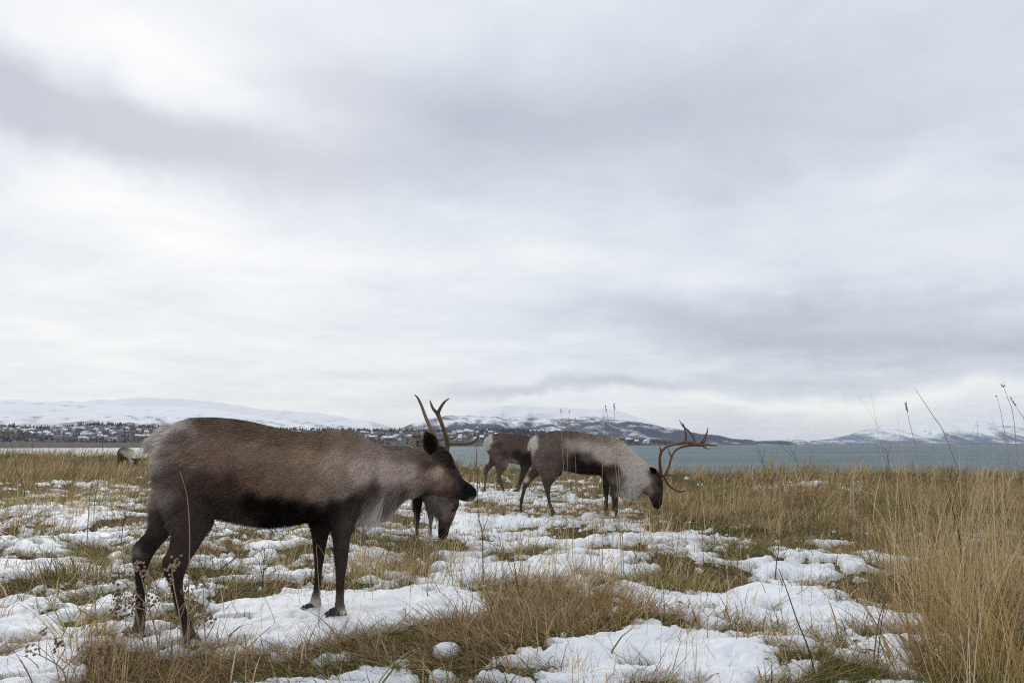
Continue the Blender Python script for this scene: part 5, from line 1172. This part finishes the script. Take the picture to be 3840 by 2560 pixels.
lump('small snow lump left of the round one', 1510, 2525, .032, .024, 2)
# ---------------------------------------------------------------- the town and woods on the far hillside
def build_town():
    r = np.random.default_rng(33)
    wallc = [(.70, .70, .68), (.62, .60, .55), (.30, .14, .11), (.45, .36, .20), (.35, .38, .42), (.72, .72, .72), (.30, .20, .14)]
    words = ['white', 'cream', 'red', 'ochre', 'grey', 'white', 'brown']
    wm = [principled('house_paint_%s' % i, c, .8, .2, vary=(.6, .12)) for i, c in enumerate(wallc)]
    rs = principled('roof_snow', (.80, .82, .86), .8, .1, vary=(.4, .08)); rd = principled('roof_dark', (.07, .07, .08), .8, .1, vary=(.4, .2)); gl = principled('window_dark', (.03, .035, .045), .2, .5)
    def house_mesh(w, d, h, rh):
        wall = mesh_np('wall', [(-w, -d, -6), (w, -d, -6), (w, d, -6), (-w, d, -6), (-w, -d, h), (w, -d, h), (w, d, h), (-w, d, h), (-w, 0, h + rh), (w, 0, h + rh)],
                       [[(0, 1, 5, 4), (2, 3, 7, 6)], [(1, 2, 6, 9, 5), (3, 0, 4, 8, 7)]], None, smooth=False)
        e = .5; roof = mesh_np('roof', [(-w - e, -d - e, h - .2), (w + e, -d - e, h - .2), (w + e, 0, h + rh + .25), (-w - e, 0, h + rh + .25), (w + e, d + e, h - .2), (-w - e, d + e, h - .2),
                                        (-w - e, -d - e, h + .15), (w + e, -d - e, h + .15), (w + e, 0, h + rh + .6), (-w - e, 0, h + rh + .6), (w + e, d + e, h + .15), (-w - e, d + e, h + .15)],
                               [[(6, 7, 8, 9), (9, 8, 10, 11), (0, 3, 2, 1), (3, 5, 4, 2), (0, 1, 7, 6), (4, 5, 11, 10), (1, 2, 8, 7), (2, 4, 10, 8), (3, 0, 6, 9), (5, 3, 9, 11)]], None, smooth=False)
        win = mesh_np('window', [(-w * .7, -d - .06, h * .3), (w * .7, -d - .06, h * .3), (w * .7, -d - .06, h * .62), (-w * .7, -d - .06, h * .62)], [[(0, 1, 2, 3)]], gl, smooth=False)
        ms = (wall.data, roof.data, win.data)
        for o in (wall, roof, win): bpy.data.objects.remove(o)
        return ms
    kinds = [house_mesh(6, 4.5, 5.5, 3.2), house_mesh(8, 5, 6.5, 3.0), house_mesh(5, 4, 5, 3.5), house_mesh(13, 6, 9, 2.2)]
    # where houses stand: pixel boxes on the hillside
    boxes = [(0, 560, 1608, 1640, 62, 'left of the near reindeer'), (240, 560, 1630, 1652, 26, 'left of the near reindeer'), (1050, 1560, 1622, 1652, 46, 'above the near reindeer\'s neck'), (1690, 1870, 1618, 1652, 40, 'between the two front reindeer'), (2090, 2560, 1645, 1664, 22, 'below the gullied mountain')]
    xs, v, Zt, Y = VIL
    for x0, x1, y0, y1, n, place in boxes:
        k = 0; tries = 0
        while k < n and tries < 4000:
            tries += 1
            px, py = r.uniform(x0, x1), r.uniform(y0, y1)
            ys = np.linspace(1870, 2480, 60); dx, dy, dz = ray(px, py)
            zz_ = CAM_H + dz / dy * ys; hz = np.array([hill_z(np.array(dx / dy * q), q) for q in ys]).ravel()
            hit = np.nonzero(hz > zz_)[0]
            if not len(hit): continue
            y = ys[hit[0]]; x = dx / dy * y; z = float(np.ravel(hill_z(np.array(x), y))[0])
            ki = r.choice(4, p=[.42, .26, .24, .08]); ci = int(r.integers(0, len(wallc)))
            root = empty('house', (x, y, z), r.uniform(-.6, .6) + (math.pi / 2 if r.random() < .25 else 0))
            roofw = 'snowy' if r.random() < .62 else 'dark'
            tag(root, 'tiny far %s house with %s roof on the hillside %s' % (words[ci], roofw, place), 'house', 'houses of the far town')
            for me, mt in zip(kinds[ki], (wm[ci], rs if roofw == 'snowy' else rd, gl)):
                o = bpy.data.objects.new(me.name.split('.')[0], me); col.objects.link(o); o.parent = root
                if not me.materials: me.materials.append(mt)
                o.material_slots[0].link = 'OBJECT'; o.material_slots[0].material = mt
            k += 1
    # woods: conifers and birches too many to count
    bag = Bag()
    def trees(x0, x1, y0, y1, n, hmin, hmax, crest=False):
        px = r.uniform(x0, x1, n)
        for p in px:
            if crest: y = r.uniform(2440, 2500); 
            else: y = r.uniform(1870, 2470)
            dx, dy, dz = ray(p, 1663); x = dx / dy * y; z = float(np.ravel(hill_z(np.array(x), y))[0])
            if not crest:
                _, pv = project(x, y, z)
                if not (y0 <= pv <= y1): continue
            if not crest and vnoise(x / 60, y / 25, 7) < .42: continue
            h = r.uniform(hmin, hmax); w = h * r.uniform(.16, .26); a = np.linspace(0, 2 * math.pi, 5, endpoint=False) + r.random()
            V = np.vstack([np.column_stack([x + np.cos(a) * w, y + np.sin(a) * w, np.full(5, z + h * .08)]), [[x, y, z + h]], [[x, y, z - 1]]])
            i = np.arange(5); F = np.vstack([np.stack([i, (i + 1) % 5, np.full(5, 5)], -1), np.stack([(i + 1) % 5, i, np.full(5, 6)], -1)])
            c = np.array((.045, .052, .054)) if r.random() < .6 else np.array((.085, .078, .085))
            bag.add(V, [F], c * r.uniform(.7, 1.4))
    trees(-700, 2560, 0, 0, 1500, 6, 12, True)
    trees(-700, 480, 1628, 1668, 2200, 6, 11); trees(480, 1500, 1640, 1668, 1500, 5, 9); trees(-700, 2500, 1590, 1668, 2200, 5, 9); trees(1760, 2100, 1600, 1640, 700, 8, 13)
    tag(bag.build('far_woods', M['stem'], smooth=False), 'dark conifer and birch woods on the far hillside', 'woods', kind='stuff')
build_town()

# ---------------------------------------------------------------- haze over the fjord
def build_haze():
    x, y0, y1, z0, z1_ = 60000, -900, 30000, -9, 560
    V = [(-x, y0, z0), (x, y0, z0), (x, y1, z0), (-x, y1, z0), (-x, y0, z1_), (x, y0, z1_), (x, y1, z1_), (-x, y1, z1_)]
    F = [[(0, 3, 2, 1), (4, 5, 6, 7), (0, 1, 5, 4), (1, 2, 6, 5), (2, 3, 7, 6), (3, 0, 4, 7)]]
    m = bpy.data.materials.new('haze_air'); m.use_nodes = True; t = m.node_tree; t.nodes.clear()
    pv = t.nodes.new('ShaderNodeVolumePrincipled'); pv.inputs['Density'].default_value = 2.4e-5; pv.inputs['Color'].default_value = (.93, .95, .98, 1)
    o = t.nodes.new('ShaderNodeOutputMaterial'); t.links.new(pv.outputs[0], o.inputs['Volume'])
    ob = mesh_np('haze', V, F, m, smooth=False); tag(ob, 'thin pale haze over the fjord', 'haze', kind='stuff')
build_haze()
